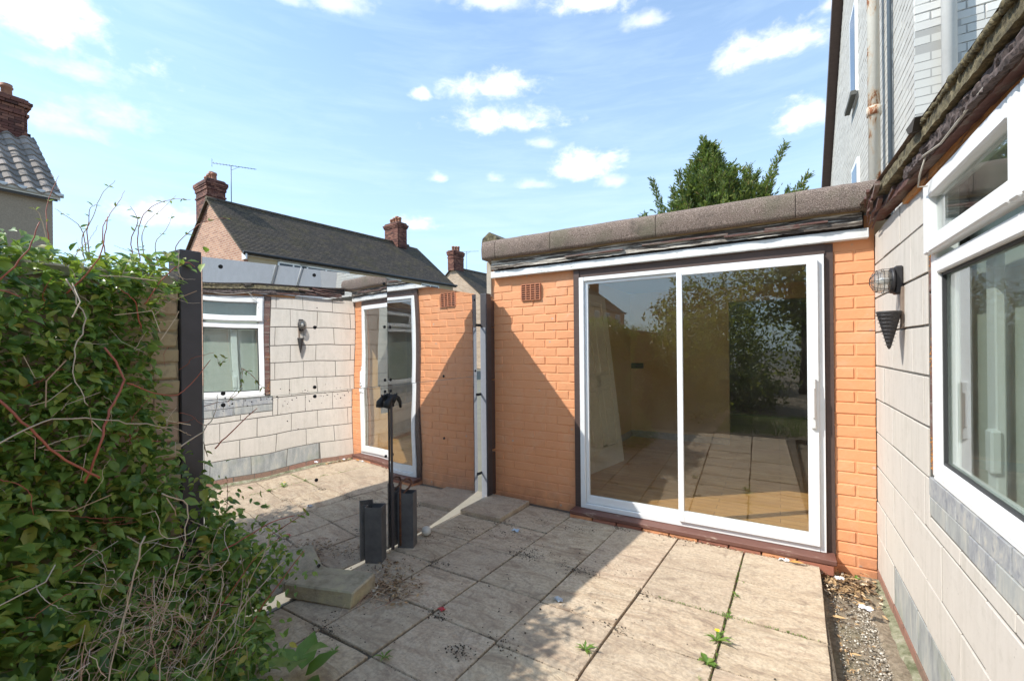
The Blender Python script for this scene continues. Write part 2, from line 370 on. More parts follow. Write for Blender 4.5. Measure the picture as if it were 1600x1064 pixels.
def mat_mirror():
    m = bpy.data.materials.new('acrylic_mirror'); m.use_nodes = True; t = m.node_tree; n = t.nodes; L = t.links; n.remove(n['Principled BSDF']); out = n['Material Output']
    gl = n.new('ShaderNodeBsdfGlossy'); gl.inputs['Roughness'].default_value = .003; gl.inputs[0].default_value = (.93, .93, .93, 1)
    df = n.new('ShaderNodeBsdfDiffuse'); df.inputs[0].default_value = (.45, .43, .41, 1)
    tc = n.new('ShaderNodeTexCoord'); no = n.new('ShaderNodeTexNoise'); no.inputs['Scale'].default_value = 2.2; no.inputs['Detail'].default_value = 10; no.inputs['Roughness'].default_value = .75; L.new(tc.outputs['Object'], no.inputs[0])
    rg = n.new('ShaderNodeMapRange'); L.new(no.outputs[0], rg.inputs[0]); rg.inputs[1].default_value = .42; rg.inputs[2].default_value = .8; rg.inputs[3].default_value = .015; rg.inputs[4].default_value = .25
    sx = n.new('ShaderNodeSeparateXYZ'); L.new(tc.outputs['Object'], sx.inputs[0]); lo = n.new('ShaderNodeMapRange'); L.new(sx.outputs[2], lo.inputs[0]); lo.inputs[1].default_value = .45; lo.inputs[2].default_value = .03; lo.inputs[4].default_value = .14
    vo = n.new('ShaderNodeTexVoronoi'); vo.inputs['Scale'].default_value = 14; L.new(tc.outputs['Object'], vo.inputs[0]); sp = n.new('ShaderNodeMapRange'); L.new(vo.outputs[0], sp.inputs[0]); sp.inputs[1].default_value = .085; sp.inputs[2].default_value = .05; sp.inputs[4].default_value = .35
    a = n.new('ShaderNodeMath'); a.operation = 'ADD'; L.new(rg.outputs[0], a.inputs[0]); L.new(lo.outputs[0], a.inputs[1])
    a2 = n.new('ShaderNodeMath'); a2.operation = 'MULTIPLY_ADD'; a2.use_clamp = True; L.new(sp.outputs[0], a2.inputs[0]); L.new(rg.outputs[0], a2.inputs[1]); L.new(a.outputs[0], a2.inputs[2])
    ms = n.new('ShaderNodeMixShader'); L.new(a2.outputs[0], ms.inputs[0]); L.new(gl.outputs[0], ms.inputs[1]); L.new(df.outputs[0], ms.inputs[2]); L.new(ms.outputs[0], out.inputs[0]); return m
def mat_pvc(name='white_pvc', c=(.80, .80, .79)):
    b = NB(name); c_ = b.mix(b.rng(b.noise(6, 6, .7), .5, .8, 0, .25), c, (.5, .48, .43)); return b.done(c_, .35)
def mat_peel(name, paint, under, lo=.5, hi=.56, sx=(1, 1, 1), sc=9, rough=.75):
    b = NB(name); f = b.noise(sc, 7, .7, sx, .4); g = b.noise(40, 5, .7, sx)
    u = b.mix(g, tuple(x*.55 for x in under), tuple(x*1.3 for x in under)); c = b.mix(b.rng(f, lo, hi, 0, 1), paint, u)
    c = b.mix(b.rng(b.noise(25, 4), .5, .8, 0, .3), c, tuple(x*.5 for x in paint)); b.bump(b.m_('ADD', b.rng(f, lo, hi, 0, 1), g), -.5, .004); return b.done(c, rough)
def mat_rustpipe():
    b = NB('rusting_painted_pipe'); f = b.noise(5, 8, .72, (1, 1, .45), .6); e = b.noise(40, 5, .7)
    c = b.mix(b.noise(3, 4), (.62, .60, .54), (.50, .48, .42)); halo = b.rng(f, .49, .58, 0, .8); c = b.mix(halo, c, (.52, .35, .20))
    rust = b.rng(f, .56, .60, 0, 1); rc = b.mix(e, (.11, .035, .018), (.42, .15, .05)); c = b.mix(rust, c, rc); b.bump(b.m_('ADD', rust, e), .5, .004); return b.done(c, .75)
def mat_soil():
    b = NB('soil').world(); f = b.noise(40, 8, .75); v = b.noise(4, 5)
    c = b.ramp(f, [(.3, (.10, .075, .05)), (.5, (.23, .18, .125)), (.68, (.37, .30, .22))]); c = b.mix(b.rng(v, .5, .7, 0, .4), c, (.16, .15, .08))
    b.bump(f, .8, .012); return b.done(c, .95)
def mat_felt():
    b = NB('mineral_roof_felt').world(); f = b.noise(180, 3, .7); v = b.noise(3, 5, .6); 
    c = b.ramp(f, [(.34, (.07, .05, .04)), (.5, (.20, .145, .115)), (.64, (.40, .315, .26))]); c = b.mix(b.rng(v, .5, .68, 0, .62), c, (.13, .125, .075))
    c = b.mix(b.rng(b.noise(11, 5), .58, .75, 0, .5), c, (.06, .05, .04)); b.bump(f, .9, .006); return b.done(c, .95)
def mat_moss():
    b = NB('mossy_edge').world(); f = b.noise(30, 7, .75); c = b.ramp(f, [(.34, (.035, .03, .02)), (.48, (.12, .10, .055)), (.60, (.21, .175, .10)), (.75, (.42, .37, .25))]); b.bump(f, .8, .01); return b.done(c, .95)
def mat_wood_dark():
    b = NB('dark_timber_stain').world(); f = b.noise(12, 6, .7, (.4, .4, 5)); c = b.mix(f, (.045, .028, .024), (.105, .065, .052)); b.bump(f, .3, .003); return b.done(c, .6)
def mat_rooftile():
    b = NB('old_slate_roof'); f = b.noise(1.3, 6, .7); g = b.noise(14, 6, .7)
    c = b.ramp(g, [(.3, (.040, .030, .021)), (.5, (.088, .067, .049)), (.7, (.16, .12, .085))]); c = b.mix(b.rng(f, .48, .66, 0, .6), c, (.11, .085, .035))
    s_ = b.n.new('ShaderNodeSeparateXYZ'); b.L.new(b.co, s_.inputs[0]); cb = b.n.new('ShaderNodeCombineXYZ'); b.L.new(s_.outputs[1], cb.inputs[0]); b.L.new(s_.outputs[2], cb.inputs[1])
    t = b.n.new('ShaderNodeTexBrick'); b.L.new(cb.outputs[0], t.inputs[0]); t.inputs['Scale'].default_value = 1; t.inputs['Brick Width'].default_value = .27; t.inputs['Row Height'].default_value = .115; t.inputs['Mortar Size'].default_value = .007
    t.inputs['Color1'].default_value = (.75, .75, .75, 1); t.inputs['Color2'].default_value = (1.25, 1.2, 1.1, 1); t.inputs['Mortar'].default_value = (.3, .3, .3, 1)
    c = b.mix(1.0, c, t.outputs[0], 'MULTIPLY'); return b.done(c, .85)
def mat_debris(name, stops):
    b = NB(name); c = b.ramp(b.island(), stops); b.bump(b.noise(90, 3), .3, .002); return b.done(c, .85)

ORANGE = mat_orange(); SLAB = mat_slab(); BLOCK = mat_block(); GREYB = mat_greyblock(); BLUEB = mat_blueband()
MORTAR = plain('grey_mortar', (.13, .12, .105), .95, 0, .3, 25, .6)
MORTAR_O = ORANGE
DULLB = mat_brick('dull_plinth_brick', (.25, .125, .09), (.30, .155, .11), (.22, .14, .10), .75)
REDB = mat_brick('red_brick', (.36, .13, .08), (.42, .17, .11), (.28, .11, .075))
PINKB = mat_brick('old_yellow_brick', (.38, .29, .17), (.44, .35, .21), (.40, .26, .20), .5)
FELT = mat_felt(); MOSS = mat_moss(); TIMB = mat_wood_dark(); SOIL = mat_soil()
PVC = mat_pvc(); ALU = mat_pvc('white_aluminium', (.78, .79, .79)); WBOARD = mat_peel('white_board_paint', (.76, .76, .74), (.30, .27, .22), .60, .68, (.5, 1, 2), 14, .5)
ROTT = mat_peel('rotten_fascia', (.55, .50, .43), (.085, .065, .052), .44, .50, (.25, 1, 6), 10, .9)
ROTT2 = mat_peel('flaking_brown_board', (.13, .062, .05), (.20, .155, .13), .50, .58, (1, .3, 5), 10, .85)
RUSTY = mat_peel('orange_stained_lath', (.50, .21, .055), (.12, .06, .03), .50, .60, (1, .4, 3), 14, .85)
FUZZ = mat_peel('matted_felt', (.125, .095, .088), (.04, .03, .028), .46, .6, (1, 1, 1), 60, 1)
DARKSTEEL = plain('dark_steel', (.062, .056, .06), .5, .15, .35, 9, .2); LITFACE = plain('sunlit_post_grey', (.26, .27, .30), .4, .1, .1)
BLACK = plain('black_rubber', (.012, .012, .012), .6); BOXST = plain('box_section_steel', (.115, .113, .115), .5, .2, .6, 14, .4)
RUST = mat_peel('rusted_steel', (.10, .045, .028), (.20, .085, .04), .45, .6, (1, 1, 1), 40, .8)
GLASS = mat_glass('door_glass', (.95, .96, .94), 2.8, .0, .005); WGLASS = mat_glass('window_glass', (.88, .92, .90), 1.3, .02, .02); MIRROR = mat_mirror()
HGLASS = plain('house_window_glass', (.03, .035, .045), .06, 0, .1)
WHITEB = NB('white_painted_brick').randoff(9); _f = WHITEB.noise(30, 5, .7)
WHITEB_C = WHITEB.mix(WHITEB.rng(WHITEB.noise(5, 6, .7), .5, .75, 0, .35), WHITEB.mix(WHITEB.objrand(), (.56, .55, .52), (.68, .67, .63)), (.40, .41, .40)); WHITEB.bump(_f, .35, .004); WHITEB = WHITEB.done(WHITEB_C, .7)
GABLEW = mat_pvc('gable_white_paint', (.54, .53, .49))
LEAF = mat_leaf('climber_leaf', [(0, (.09, .17, .045)), (.28, (.18, .31, .075)), (.55, (.28, .44, .10)), (.80, (.40, .56, .13)), (.95, (.58, .68, .15)), (1, (.66, .54, .11))], .24, .45)
LEAFTOP = mat_leaf('sunny_leaf', [(0, (.14, .24, .05)), (.4, (.28, .42, .07)), (.8, (.46, .56, .09)), (1, (.36, .26, .06))], .4, .35)
STEMRED = NB('red_stem'); STEMRED = STEMRED.done(STEMRED.mix(STEMRED.noise(6, 4), (.22, .06, .035), (.46, .12, .06)), .55)
TWIG = NB('dry_twig'); TWIG = TWIG.done(TWIG.ramp(TWIG.island(), [(0, (.22, .13, .08)), (.4, (.46, .32, .21)), (.75, (.66, .55, .42)), (1, (.36, .14, .08))]), .7)
STICK = NB('pale_stick'); STICK = STICK.done(STICK.mix(STICK.noise(9, 4), (.36, .26, .17), (.55, .45, .33)), .7)
CONIFER = mat_leaf('cypress_spray', [(0, (.08, .13, .05)), (.4, (.15, .23, .07)), (.75, (.28, .36, .08)), (.93, (.40, .42, .10)), (1, (.34, .22, .09))], .6, .3)
TREELEAF = mat_leaf('garden_tree_leaf', [(0, (.05, .10, .03)), (.5, (.13, .22, .05)), (.9, (.27, .34, .06)), (1, (.42, .40, .09))], .45, .45, (.40, .42, .05))
BARK = plain('bark', (.12, .085, .06), .9, 0, .4, 12, .6)
LITTER = mat_debris('leaf_litter', [(0, (.06, .04, .025)), (.3, (.17, .10, .05)), (.6, (.33, .21, .10)), (.85, (.50, .33, .17)), (1, (.62, .54, .42))])
GRIT = mat_debris('grit', [(0, (.10, .085, .065)), (.4, (.26, .22, .17)), (.75, (.42, .37, .30)), (1, (.68, .63, .55))])
CRUMB = mat_debris('soil_crumb', [(0, (.03, .022, .016)), (.7, (.08, .06, .04)), (1, (.16, .12, .08))])
WEED = mat_leaf('weed_leaf', [(0, (.10, .20, .03)), (.5, (.18, .32, .05)), (1, (.30, .42, .09))], .45, .3)
YELLOW = plain('yellow_petal', (.85, .66, .02), .6)

# ------------------------------------------------------------ the setting: ground
gm = MB().box((-160, -160, -.5), (160, 160, -.14)); tag(gm.build('ground', plain('far_ground', (.16, .15, .11), .95, 0, .3, 2, .3)), kind='structure')
# concrete yard on the far side of the fence, seen under the panels
m = MB(); m.box((-9, .9, -.13), (-2.37, 3.6, -.012)); m.box((-9, -9, -.13), (-2.62, .9, -.012)); m.build('yard', plain('yard_concrete', (.24, .21, .16), .9, 0, .2, 15, .3)).update_tag()
tag(bpy.data.objects['yard'], kind='structure')
garden = MB().box((-2.40, -26, -.135), (9, -1.0, -.02)); tag(garden.build('garden_soil', SOIL), kind='structure')

# patio: mortar bed and every slab
bed = MB(); bed.box((-2.40, -1.0, -.135), (.20, 3.55, -.014)); patio = tag(bed.build('patio', plain('bedding_dirt', (.12, .095, .068), .95, 0, .4, 60, .8)), kind='structure')
XC = [.215, -.215, -.65, -1.085, -1.505, -1.925, -2.345]
def warpx(X, Y): return X+(Y-3.3)*[0.032, .036, .062, .055, .055, .035, .0][min(range(7), key=lambda i: abs(XC[i]-X))]
cols_rows = [[3.405, 2.976, 2.547, 2.12, 1.70, 1.28, .86, .44, .02, -.4, -.82],
    [3.408, 2.545, 2.13, 1.71, 1.29, .87, .45, .03, -.4, -.82],
    [3.405, 2.60, 2.175, 1.76, 1.34, .92, .5, .08, -.34, -.76],
    [3.405, 2.615, 2.19, 1.785, 1.40, .98, .56, .14, -.28, -.7],
    [3.47, 3.015, 2.575, 2.19, 1.81, 1.405, .985, .565, .145, -.27, -.7],
    [3.49, 3.0, 2.61, 2.23, 1.815, 1.42, 1.0, .58, .16, -.25, -.7]]
rs = random.Random(3)
for ci in range(6):
    xr, xl = XC[ci], XC[ci+1]; rows = cols_rows[ci]
    for ri in range(len(rows)-1):
        y1, y0 = rows[ri], rows[ri+1]; g = .0022+rs.random()*.0018+(.006 if ci == 4 and ri >= 3 else 0)
        yl1 = rows[ri]; zt = rs.uniform(-.002, .003); z = -.045
        if ci == 5 and ri == 0: zt = .035
        def P(x, y, sx, sy): return (warpx(x, y)+sx*g, y+sy*g)
        q = [P(xl, y0, 1, 1), P(xr, y0, -1, 1), P(xr, y1, -1, -1), P(xl, y1, 1, -1)]
        cx = sum(p[0] for p in q)/4; cy = sum(p[1] for p in q)/4
        q = [(p[0]+rs.uniform(-.003, .003)-cx, p[1]+rs.uniform(-.003, .003)-cy) for p in q]
        mb = MB(); 
        # outline with slightly chipped edges, chamfered
        def ring(ins, zz, seed):
            out = []; r2 = random.Random(seed)
            for k in range(4):
                a = q[k]; b = q[(k+1) % 4]
                for t in (0, .25, .5, .75):
                    x = a[0]+(b[0]-a[0])*t; y = a[1]+(b[1]-a[1])*t; l = math.hypot(x, y); e = ins+(r2.uniform(0, .0016) if t else r2.uniform(.0005, .006))
                    out.append((x*(1-e/l), y*(1-e/l), zz+(r2.uniform(-.0008, .0008))))
            return out
        sd_ = ci*50+ri
        r1 = ring(0, z, sd_); r2_ = ring(0, zt-.005, sd_); r3 = ring(.003, zt, sd_); n_ = 16
        mb.add(r1+r2_+r3, [(k, (k+1) % n_, n_+(k+1) % n_, n_+k) for k in range(n_)]+[(n_+k, n_+(k+1) % n_, 2*n_+(k+1) % n_, 2*n_+k) for k in range(n_)]+[tuple(range(2*n_, 3*n_))])
        o = mb.build('paving_slab', SLAB, patio, loc=(cx, cy, 0)); o.rotation_euler = (rs.uniform(-.002, .002), rs.uniform(-.002, .002), 0)
# moss and crumbs lying in the joints and in the angle of walls
def scatter(name, mat, pts, tmpl, label=None, cat=None, seed=1):
    r_ = random.Random(seed); m = MB()
    for (x, y, z, s) in pts:
        a = r_.uniform(0, 6.28); ca, sa = math.cos(a)*s, math.sin(a)*s; t1 = r_.uniform(-.5, .5); t2 = r_.uniform(-.5, .5)
        vs, fs = tmpl(r_); m.add([(x+vx*ca-vy*sa, y+vx*sa+vy*ca, z+s*(vz+vx*t1+vy*t2)) for vx, vy, vz in vs], fs)
    o = m.build(name, mat, fix=False); return tag(o, label, cat, kind='stuff')
def t_crumb(r_):
    j = lambda: r_.uniform(.6, 1.2)
    return [(j(), 0, .1), (0, j(), .1), (-j(), 0, .1), (0, -j(), .1), (0, 0, j()*.8), (0, 0, -.3)], [(0,1,4),(1,2,4),(2,3,4),(3,0,4),(1,0,5),(2,1,5),(3,2,5),(0,3,5)]
def t_leaf(r_):
    c = r_.uniform(.05, .4); w = r_.uniform(.25, .5)
    return [(-1, 0, .05), (-.3, w, c), (-.3, 0, 0.02), (-.3, -w, c*.8), (.45, w*.8, c*.9), (.45, 0, .08), (.45, -w*.8, c), (1, 0, .1+c*.5)], [(0,2,1),(0,3,2),(1,2,5,4),(2,3,6,5),(4,5,7),(5,6,7)]
pts = []
for ci in range(7):
    for _ in range(210):
        y = rs.uniform(-.2, 3.4); pts.append((warpx(XC[ci], y)+rs.gauss(0, .006), y, -.004, rs.uniform(.002, .0045)))
for ci in range(6):
    for y in cols_rows[ci]:
        for _ in range(30):
            x = rs.uniform(XC[ci+1], XC[ci]); pts.append((warpx(x, y), y+rs.gauss(0, .005), -.004, rs.uniform(.002, .0045)))
for (cx, cy, n_, sp) in [(-1.90, 3.02, 60, .06), (-1.50, 2.62, 160, .07), (-1.08, 2.60, 130, .06), (-1.3, 2.66, 60, .12), (-1.75, 2.85, 70, .1), (-1.12, 1.77, 50, .05), (-1.55, 1.80, 60, .04), (-1.28, 1.63, 90, .04), (-1.92, 2.23, 60, .05), (-1.95, 1.42, 110, .06),
    (-.66, 2.53, 50, .03), (-.70, 2.15, 60, .035), (-.85, 2.25, 16, .12), (-1.68, 3.2, 40, .05), (-2.05, 2.75, 50, .09), (-1.6, 2.25, 24, .14), (-.9, 2.75, 30, .08), (-1.3, 3.2, 60, .07), (-1.05, 3.36, 80, .04), (-.6, 3.38, 30, .06), (-1.3, 1.2, 40, .2), (-1.2, 2.9, 20, .15), (-1.2, 2.0, 20, .2), (-1.4, 1.5, 26, .25), (-1.9, 1.7, 60, .18), (-.5, 2.2, 10, .25), (-2.2, 2.0, 90, .1), (-2.2, 2.5, 40, .08)]:
    for _ in range(n_): pts.append((rs.gauss(cx, sp), rs.gauss(cy, sp*.6), .002, rs.choice([.002, .003, .004, .006])))
scatter('soil_crumbs', CRUMB, pts, t_crumb, 'dark crumbs of soil lodged in the joints between the paving slabs', 'soil')
# gravelly strip between patio and block wall
P = [[(x, y, -.085+.012*nz(x*9, y*9, 3)+.006*nz(x*31, y*31)+(.02 if x > .42 else 0)) for x in np.linspace(.2, .53, 18)] for y in np.linspace(-1.0, 3.56, 160)]
tag(sheet('soil_strip', SOIL, P), kind='structure')
pts = [(rs.uniform(.235, .44), rs.uniform(1.2, 3.45), -.078, rs.choice([.002, .003, .004, .005])) for _ in range(1500)]
pts += [(rs.uniform(.235, .46), rs.uniform(1.5, 3.45), -.076, rs.uniform(.003, .007)) for _ in range(900)]
pts += [(rs.gauss(.40, .03), rs.uniform(1.2, 3.3), -.074, rs.uniform(.003, .008)) for _ in range(1300)]
scatter('pebbles', GRIT, pts, t_crumb, 'pale grit and small pebbles strewn along the foot of the block wall', 'gravel')
pts = [(rs.gauss(.34, .07), rs.gauss(3.33, .10), -.06+.03*rs.random(), rs.uniform(.008, .024)) for _ in range(420)]+[(rs.uniform(.24, .45), rs.uniform(2.2, 3.3), -.072, rs.uniform(.006, .014)) for _ in range(90)]
pts = [(min(.49, max(.235, x)), min(3.5, y), z, s) for x, y, z, s in pts]
pts += [(rs.uniform(.235, .28), rs.uniform(2.3, 3.3), -.07, rs.uniform(.006, .013)) for _ in range(60)]
pts += [(rs.uniform(-.95, .15), rs.gauss(3.392, .010), .006, rs.uniform(.005, .012)) for _ in range(110)]
scatter('leaf_litter', LITTER, pts, t_leaf, 'brown dead leaf litter gathered in the corner under the orange pier', 'leaf litter', 5)
pts = [(rs.gauss(-1.98, .09), rs.gauss(1.83, .08), .008+.012*rs.random(), rs.uniform(.008, .02)) for _ in range(230)]
pts += [(rs.gauss(-2.15, .1), rs.gauss(2.05, .06), .006, rs.uniform(.006, .014)) for _ in range(70)]
scatter('leaf_debris', LITTER, pts, t_leaf, 'heap of dead leaves and twigs beside the loose stone slab', 'leaf litter', 6)
m = MB()
for _ in range(60):
    x, y = rs.gauss(-1.95, .09), rs.gauss(1.8, .07); a = rs.uniform(0, 6.28); l = rs.uniform(.03, .09)
    m.tube([(x, y, .01), (x+l*math.cos(a), y+l*math.sin(a), .02+rs.random()*.015), (x+2*l*math.cos(a+.4), y+2*l*math.sin(a+.4), .012)], .0013, 3, False)
tag(m.build('twig_debris', TWIG), 'thin dry twigs scattered over the dead leaf heap', 'twigs', kind='stuff')

# ------------------------------------------------------------ orange brick extension
D = 3.55
ext = tag(empty('brick_extension', (-.9, D, 0)), 'low flat-roofed extension of orange painted brick with felt roof edge', 'extension')
def EP(mb, name, mat, parent=ext, **k):   # build in world coordinates under the extension
    o = mb.build(name, mat, parent, **k); 
    if parent is ext: o.location = Vector(o.location)-Vector(ext.location)
    return o
m = MB()
m.box((-2.37, D+.0042, -.14), (-1.502, D+.11, 2.22)); m.box((.305, D+.0042, -.14), (.519, D+.11, 2.22)); m.box((-1.502, D+.0042, 2.06), (.305, D+.11, 2.22)); m.box((-1.502, D-.10, -.14), (.305, D+.11, .018))
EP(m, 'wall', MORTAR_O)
def brick_mesh(name, w, mat, seed, d=.05, h=.067, c=.0034, j=.0018):
    return MB().cbox((-w/2, -d/2, -h/2), (w/2, d/2, h/2), c, j, random.Random(seed)).mesh(name, mat)
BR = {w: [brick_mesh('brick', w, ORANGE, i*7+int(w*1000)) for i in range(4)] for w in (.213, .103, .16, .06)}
rs = random.Random(21)
def lay(parent, x0, x1, z0, z1, y, offs=None, ch=.075, holes=(), base=None):
    row = 0; z = z0
    while z+ch <= z1+.01:
        x = x0
        first = (.103 if row % 2 else .213)
        k = 0
        while x < x1-.03:
            w = first if k == 0 else .213
            if x+w > x1-.003: 
                rem = x1-x; w = min((.213, .103, .16, .06), key=lambda q: abs(q-rem)); sc = rem/w
                if sc > 1.3 or rem < .03: break
            else: sc = 1
            cx = x+w*sc/2; cz = z+ch/2
            if not any(a-.01 < cx < b+.01 and c-.0 < cz < d+.0 for a, b, c, d in holes):
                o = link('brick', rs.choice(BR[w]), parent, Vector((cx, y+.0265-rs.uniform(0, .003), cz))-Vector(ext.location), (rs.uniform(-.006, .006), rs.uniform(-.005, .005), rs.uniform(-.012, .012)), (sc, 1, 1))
            x += w*sc+.011; k += 1
        z += ch; row += 1
# left panel: bottom dips to the corner
lay(ext, -2.345, -1.505, -.02, 2.06, D, holes=[(-2.05, -1.82, 1.83, 1.99)])
lay(ext, .308, .519, -.09, 2.07, D)
# air brick
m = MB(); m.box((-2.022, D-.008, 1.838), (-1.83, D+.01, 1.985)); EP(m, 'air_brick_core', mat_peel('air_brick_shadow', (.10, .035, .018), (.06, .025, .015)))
m = MB()
for i in range(8): m.box((-2.024, D-.016, 1.838+i*.0200), (-1.828, D+.0, 1.845+i*.0200))
for i in range(5): m.box((-2.024+i*.0473, D-.0165, 1.8375), (-2.0165+i*.0473, D+.0, 1.9855))
EP(m, 'air_brick', mat_peel('air_brick_terracotta', (.52, .20, .10), (.45, .18, .10)))
# fascia, boards
m = MB().cbox((-2.33, D-.055, 2.068), (.485, D-.002, 2.128), .003); EP(m, 'white_board', WBOARD)
P_ = []
for i, x in enumerate(np.linspace(-2.31, .45, 140)):
    e = .006*nz(x*14, 1)+.004*nz(x*50, 2)
    P_.append([(x, D-.075+.012*nz(x*6, k*2.1)+.004*nz(x*40, k*5.), 2.142+k*.0145+(e if k in (0, 6) else 0)) for k in range(7)])
o = sheet('fascia_board', ROTT, P_, ext); o.location = -Vector(ext.location)
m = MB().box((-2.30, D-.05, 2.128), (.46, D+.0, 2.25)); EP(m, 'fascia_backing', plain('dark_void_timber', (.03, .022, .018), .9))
m = MB().cbox((-2.28, D-.088, 2.225), (.44, D-.03, 2.243), .002); EP(m, 'edge_batten', plain('yellowed_ply', (.30, .21, .11), .8, 0, .3, 20, .3))
m = MB(); 
for k, (x, z, l, t) in enumerate([(-1.3, 2.17, .5, .004), (-.6, 2.185, .6, -.01), (-.1, 2.17, .45, .008), (.1, 2.185, .35, -.01)]):
    m.box((x-l/2, D-.092, z), (x+l/2, D-.082, z+.012))
EP(m, 'flaking_strip', ROTT2)
# felt-covered roof edge in lengths
js = [-2.385, -2.236, -1.673, -.789, .10, .57]; prof = [(.12, 2.232), (.012, 2.236), (.004, 2.26), (.0, 2.33), (.006, 2.375), (.025, 2.402), (.055, 2.414), (.12, 2.418), (.5, 2.41)]
for a, b in zip(js[:-1], js[1:]):
    n = max(4, int((b-a)/.035)); P = []
    for i in range(n+1):
        x = a+.002+(b-a-.004)*i/n; P.append([(x, D-.13+py+.004*nz(x*7, pz*9)+.0015*nz(x*40, pz*40), pz+.007*nz(x*3, 4)+.002*nz(x*30, 9)) for py, pz in prof])
    o = sheet('felt_roof_edge', FELT, P, ext); o.location = -Vector(ext.location)
    for x in (a+.002, b-.002):
        mm = MB(); mm.add([(x, D-.13+py, pz) for py, pz in prof], [tuple(range(len(prof)))]); EP(mm, 'felt_end', FELT)
m = MB().box((-2.37, D+.3, 2.23), (.6, 8.5, 2.40)); EP(m, 'flat_roof', FELT)
# kerb ridge stone at the left end, running back
m = MB(); m.prism([(-2.42, 2.40), (-2.24, 2.40), (-2.25, 2.44), (-2.33, 2.50), (-2.41, 2.45)], 1, D-.07, D+1.6)
for i, v in enumerate(m.v): m.v[i] = (v[0]+.006*nz(v[1]*4, v[2]*9), v[1], v[2]+.008*nz(v[0]*20, v[1]*5))
EP(m, 'ridge_kerb', MOSS)
m = MB().box((-2.40, D-.02, 1.90), (-2.352, D+.12, 2.23)); m.box((-2.385, D+.121, -.1), (-2.352, 8.5, 2.23)); EP(m, 'end_wall', plain('weathered_render', (.45, .38, .30), .9, 0, .35, 12, .5))
# door surround, sill, plinth bricks
m = MB(); m.box((-1.50, D-.028, .05), (-1.449, D+.05, 2.06)); m.box((.262, D-.012, .03), (.306, D+.05, 2.06)); m.box((-1.449, D-.02, 1.998), (.262, D+.05, 2.062)); EP(m, 'door_surround', TIMB)
m = MB().cbox((-1.505, D-.145, .022), (.302, D+.02, .053), .004); EP(m, 'door_sill', mat_peel('worn_brown_sill', (.15, .065, .048), (.36, .26, .20), .58, .66, (.3, 1, 1), 12, .6))
for i in range(9):
    mm = BR[.213][i % 4].copy(); 
    x = -1.41+i*.20
    REDP = ORANGE if i in (0, 3, 4, 7) else REDB
    o = link('brick', MB().cbox((-.096, -.03, -.033), (.096, .03, .033), .004, .001, rs).mesh('brick', REDP), ext, Vector((x, D-.108, -.014))-Vector(ext.location))
# sliding door
door = empty('sliding_door', (0, 0, 0)); door.parent = ext; door.location = -Vector(ext.location)
DY = D-.02
m = MB(); m.cbox((-1.446, DY-.02, .055), (-1.405, DY+.05, 1.994), .002); m.cbox((.222, DY-.02, .055), (.256, DY+.05, 1.994), .002)
m.cbox((-1.405, DY-.018, 1.962), (.222, DY+.05, 1.994), .002); m.cbox((-1.405, DY-.022, .055), (.222, DY+.05, .092), .002); m.build('door_frame', ALU, door)
m = MB(); m.cbox((-1.403, DY+.0, .095), (-1.375, DY+.03, 1.96), .002); m.cbox((-.655, DY+.0, .095), (-.630, DY+.03, 1.96), .002); m.cbox((-1.375, DY+.001, 1.935), (-.655, DY+.029, 1.96), .002); m.cbox((-1.375, DY+.001, .095), (-.655, DY+.029, .16), .002)
m.build('fixed_leaf', ALU, door)
m = MB(); m.cbox((-.655, DY-.042, .095), (-.615, DY-.012, 1.96), .002); m.cbox((.160, DY-.042, .095), (.221, DY-.012, 1.96), .002); m.cbox((-.615, DY-.041, 1.935), (.160, DY-.013, 1.96), .002); m.cbox((-.615, DY-.041, .095), (.160, DY-.013, .175), .002)
m.build('sliding_leaf', ALU, door)
m = MB(); m.box((-1.38, DY+.012, .15), (-.65, DY+.016, 1.94)); m.build('glass_pane', GLASS, door)
m = MB(); m.box((-.62, DY-.030, .165), (.165, DY-.026, 1.94)); m.build('glass_pane', GLASS, door)
m = MB(); m.cbox((.176, DY-.062, .86), (.206, DY-.042, 1.19), .006); m.cbox((.184, DY-.078, .93), (.199, DY-.06, 1.13), .005); m.build('handle', plain('handle_white', (.66, .67, .66), .35), door)
# the room behind the door
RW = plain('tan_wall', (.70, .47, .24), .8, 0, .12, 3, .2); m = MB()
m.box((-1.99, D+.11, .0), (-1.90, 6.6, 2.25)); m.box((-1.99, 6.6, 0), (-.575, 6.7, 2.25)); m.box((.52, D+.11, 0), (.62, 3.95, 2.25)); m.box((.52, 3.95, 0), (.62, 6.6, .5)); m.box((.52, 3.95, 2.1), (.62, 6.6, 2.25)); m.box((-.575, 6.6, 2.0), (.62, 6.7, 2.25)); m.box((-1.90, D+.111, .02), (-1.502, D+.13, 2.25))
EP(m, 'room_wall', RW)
EP(MB().box((.56, 3.95, .5), (.565, 6.6, 2.1)), 'added_fill_glazing', GLASS)  # out-of-view window, added to let daylight into the dim room
m = MB().box((-2.0, D+.13, -.1), (1.6, 9.5, .08))
fl = NB('wood_floor'); fl.co = fl.tc.outputs['Object']; f1 = fl.noise(4, 5, .6, (1, .15, 1)); s_ = fl.n.new('ShaderNodeTexBrick'); fl.L.new(fl.co, s_.inputs[0]); s_.inputs['Scale'].default_value = 1; s_.inputs['Brick Width'].default_value = .9; s_.inputs['Row Height'].default_value = .09; s_.inputs['Mortar Size'].default_value = .002
s_.inputs['Color1'].default_value = (.60, .31, .10, 1); s_.inputs['Color2'].default_value = (.70, .40, .15, 1); s_.inputs['Mortar'].default_value = (.2, .09, .03, 1)
EP(m, 'room_floor', fl.done(fl.mix(fl.rng(fl.noise(2.2, 6, .7), .5, .75, 0, .5), s_.outputs[0], (.30, .15, .07)), .35))
m = MB().box((-2.0, D+.11, 2.2), (1.6, 9.5, 2.229)); EP(m, 'ceiling', plain('ceiling_paint', (.62, .60, .55), .9))
